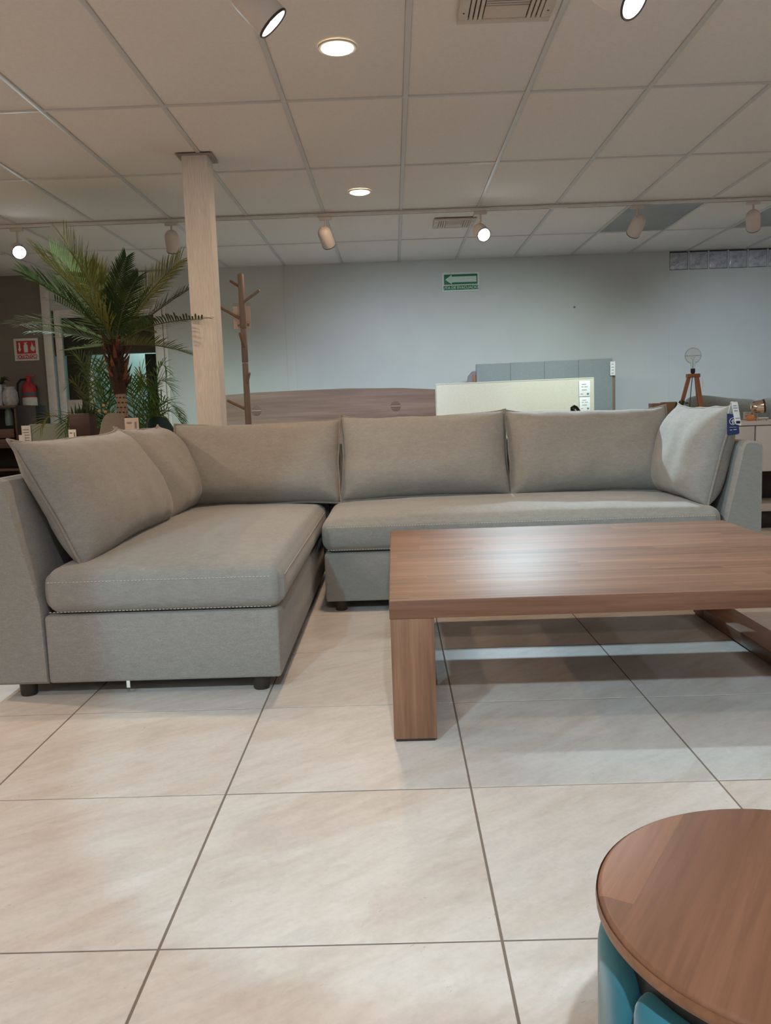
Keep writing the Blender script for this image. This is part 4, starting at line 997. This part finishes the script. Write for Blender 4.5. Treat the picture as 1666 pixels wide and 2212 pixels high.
mesh_obj('filament_ring', G().tube([(LX+.052*cos(q), LY+.052*sin(q), 1.262) for q in [2*pi*i/32 for i in range(32)]], .0012, 5, True), M_CHROME, bulb)
mesh_obj('cord', G().tube([(LX, LY+.01, 1.105), (LX-.004, LY+.02, 1.03), (LX-.010, LY+.02, .95), (LX-.012, LY+.03, .86), (LX-.02, LY+.05, ctop+.004)], .003, 6), M_BLACK, tl)
mesh_obj('white_label', G().rbox((LX+.052, LY-.05, 1.03), (LX+.060, LY-.045, 1.10), .0005), M_PAPER, tl)
M_BOXW = wood('box_wood', (.13, .065, .035), (.19, .10, .055), (.25, .135, .08), 0, 0, .5)
def open_box(x0, x1, y0, y1, z1, label):
    t = thing('wooden_box', label, 'box', ((x0+x1)/2, y0, ctop)); w_ = .008
    for a, b in (((x0, y0), (x1, y0+w_)), ((x0, y1-w_), (x1, y1)), ((x0, y0+w_), (x0+w_, y1-w_)), ((x1-w_, y0+w_), (x1, y1-w_))):
        mesh_obj('side_board', G().rbox((*a, ctop), (*b, z1), .0015), M_BOXW, t)
    mesh_obj('bottom_board', G().box((x0+w_, y0+w_, ctop), (x1-w_, y1-w_, ctop+.008)), M_BOXW, t); return t
open_box(1.872, 1.955, 6.2, 6.3, .928, 'left small wooden box behind the sofa back, white card in front')
open_box(1.965, 2.055, 6.22, 6.32, .934, 'right small wooden box with a sprig of leaves beside it')
card(1405, 877, 1418, 900, 6.18, 'tiny white price card before the left wooden box', M_PAPER)
hp = thing('herb_plant', 'small green leafy sprig between wooden box and tripod lamp', 'plant', (2.08, 6.22, ctop))
mesh_obj('pot', G().lathe([(0, ctop), (.022, ctop), (.028, ctop+.07), (0, ctop+.07)], (2.08, 6.22, 0), 16), M_DKMETAL, hp)
g = G()
for k in range(46):
    p = V((2.065+random.gauss(0, .025), 6.22+random.gauss(0, .012), ctop+.10+random.uniform(-.03, .06))); a = random.uniform(0, 6.28); d = V((cos(a), .2, sin(a)))*.013; s_ = V((-sin(a), .2, cos(a)))*.007
    g.add([p-d, p-s_, p+d, p+s_], [(0, 1, 2, 3)])
mesh_obj('foliage', g, M_LEAFD, hp, 0, 'stuff')
# copper table spot
c = at(1640, 879, 6.25)
cl = thing('table_lamp', 'small copper and chrome spot lamp on the white console', 'lamp', (c.x, 6.25, ctop))
mesh_obj('base', G().lathe([(0, ctop), (.03, ctop), (.03, ctop+.008), (0, ctop+.012)], (c.x-.012, 6.25, 0), 20), M_CHROME, cl)
mesh_obj('stem', G().cyl((c.x-.012, 6.25, ctop+.01), (c.x-.012, 6.25, c.z-.04), .006, .006, 10), M_CHROME, cl)
Ry = Matrix.Rotation(pi/2-.12, 3, 'Y') @ Matrix.Rotation(0, 3, 'X')
Ry = Matrix.Rotation(-.25, 3, 'Z') @ Ry
mesh_obj('lamp_head', G().lathe([(0, -.052), (.025, -.048), (.042, -.034), (.047, -.01), (.047, .035), (.044, .036)], (c.x-.008, 6.25, c.z), 28, M=Ry), M_CHROME, cl)
mesh_obj('black_rim', G().lathe([(.047, .034), (.051, .036), (.051, .046), (.030, .046), (.028, .040), (0, .040)], (c.x-.008, 6.25, c.z), 28, M=Ry), plain('lamp_brown_black', (.03, .018, .015), .3), cl)
mesh_obj('lens', G().lathe([(0, .0475), (.024, .0465), (.024, .042), (0, .042)], (c.x-.008, 6.25, c.z), 20, M=Ry), plain('lens_pearl', (.6, .55, .5), .3), cl)
c = at(1622, 904, 6.18)
solo('glass_bowl', G().lathe([(0, 0), (.022, .001), (.030, .012), (.031, .024), (.026, .036), (.018, .042), (.016, .04), (0, .036)], (c.x, 6.18, ctop), 24), plain('orange_glass', (.62, .22, .09), .15), 'small orange glass egg-shaped bowl on the white console', 'bowl')
card(1606, 887, 1630, 905, 6.36, 'pale price card standing behind the orange bowl', M_PINK)
c = at(1648, 906, 6.17); kd = thing('trinket_tray', 'tiny pale tray on little feet beside the orange bowl', 'tray', (c.x, 6.17, ctop))
mesh_obj('tray', G().rbox((c.x-.035, 6.15, ctop+.014), (c.x+.035, 6.19, ctop+.022), .003), M_PAPER, kd)
for x in (-.028, .028): mesh_obj('foot', G().cyl((c.x+x, 6.17, ctop), (c.x+x, 6.17, ctop+.0145), .005, .004, 8), M_CHROME, kd)
# dark grey sofa by the back wall
M_DGS = fabric('dark_grey_cloth', (.155, .155, .14), .1, .08)
ds = thing('sofa', 'dark grey sofa with sagging back cushions near the right back wall', 'sofa', (3.5, 7.9, 0))
mesh_obj('base', G().rbox((2.62, 7.62, .06), (4.5, 8.4, .42), .03, 2), M_DGS, ds)
mesh_obj('backrest', G().rbox((2.62, 7.50, .06), (4.5, 7.615, .88), .03, 3), M_DGS, ds)
def wavy(q): 
    return V((q.x, q.y, q.z + (.025*sin(q.x*5.2+.6)+fold(q, .02, 4) if q.z > .75 else 0)))
for k in range(3): mesh_obj('back_cushion', G().rbox((2.60+k*.64, 7.46, .50), (3.22+k*.64, 7.78, .955), .09, 4, (6, 1, 3), wavy), M_DGS, ds, 80)
for x in (2.7, 4.4):
    for yy in (7.58, 8.3): mesh_obj('leg', G().cyl((x, yy, 0), (x, yy, .065), .025, .03, 12), M_DKMETAL, ds)

# ---- hang tags on the end cushion
def tag_quad(name, P, Y, mat, label, t=.0015):
    pts = [at(*p, Y) for p in P]; n = len(pts); g = G()
    g.add([tuple(q) for q in pts]+[tuple(q+V((0, t, 0))) for q in pts], [tuple(range(n)), tuple(range(2*n-1, n-1, -1))]+[(i, (i+1) % n, n+(i+1) % n, n+i) for i in range(n)])
    return solo(name, g, mat, label, 'tag', 'hang tags on the end cushion', smooth=0)
YT = 3.955
nt = tag_quad('hang_tag', [(1571, 893), (1594, 896), (1598, 935), (1595, 938), (1574, 941), (1571, 938)], YT, M_NAVY, 'navy blue hang tag with a white ring emblem on the end cushion')
q = at(1584, 910, YT-.002); ring = [q+V((.0155*cos(a), 0, .0155*sin(a))) for a in [2*pi*i/20 for i in range(20)]]
mesh_obj('ring_emblem', G().tube(ring, .0013, 5, True), M_PAPER, nt)
g = G(); g.box((q.x-.002, q.y-.001, q.z-.008), (q.x+.002, q.y+.001, q.z+.009)); g.box((q.x-.008, q.y-.001, q.z-.001), (q.x+.008, q.y+.001, q.z+.003)); g.box((q.x-.004, q.y-.001, q.z-.011), (q.x+.004, q.y+.001, q.z-.007))
mesh_obj('cross_emblem', g, M_PAPER, nt, 0)
g = G(); q = at(1584, 923, YT-.002); g.box((q.x-.016, q.y-.0005, q.z), (q.x+.016, q.y+.001, q.z+.001)); q = at(1584, 928, YT-.002); g.box((q.x-.014, q.y-.0005, q.z-.002), (q.x-.004, q.y+.001, q.z)); g.box((q.x+.002, q.y-.0005, q.z-.001), (q.x+.016, q.y+.001, q.z+.001)); mesh_obj('printed_lines', g, M_PAPER, nt, 0)
wt = tag_quad('hang_tag', [(1580, 867), (1594, 869), (1602, 917), (1600, 919), (1591, 917), (1588, 914)], YT-.012, M_PAPER, 'white folded price tag hanging over the navy tag')
g = G()
for px, py, w_ in ((1588, 876, .008), (1589, 881, .010), (1590, 887, .008), (1594, 903, .010)): q = at(px, py, YT-.0132); g.box((q.x-w_, q.y-.001, q.z-.002), (q.x+w_, q.y+.001, q.z+.001))
mesh_obj('printed_lines', g, M_INK, wt, 0)
q = at(1595, 912, YT-.0132); mesh_obj('black_block', G().box((q.x-.009, q.y-.001, q.z-.006), (q.x+.009, q.y+.001, q.z+.006)), M_BLACK, wt, 0)
mesh_obj('string', G().tube([at(1579, 868, YT-.012), at(1577, 878, YT-.006), at(1573, 894, YT)], .0012, 5), M_PAPER, nt)

for o in bpy.data.objects:
    if '_loc' in o: del o['_loc']
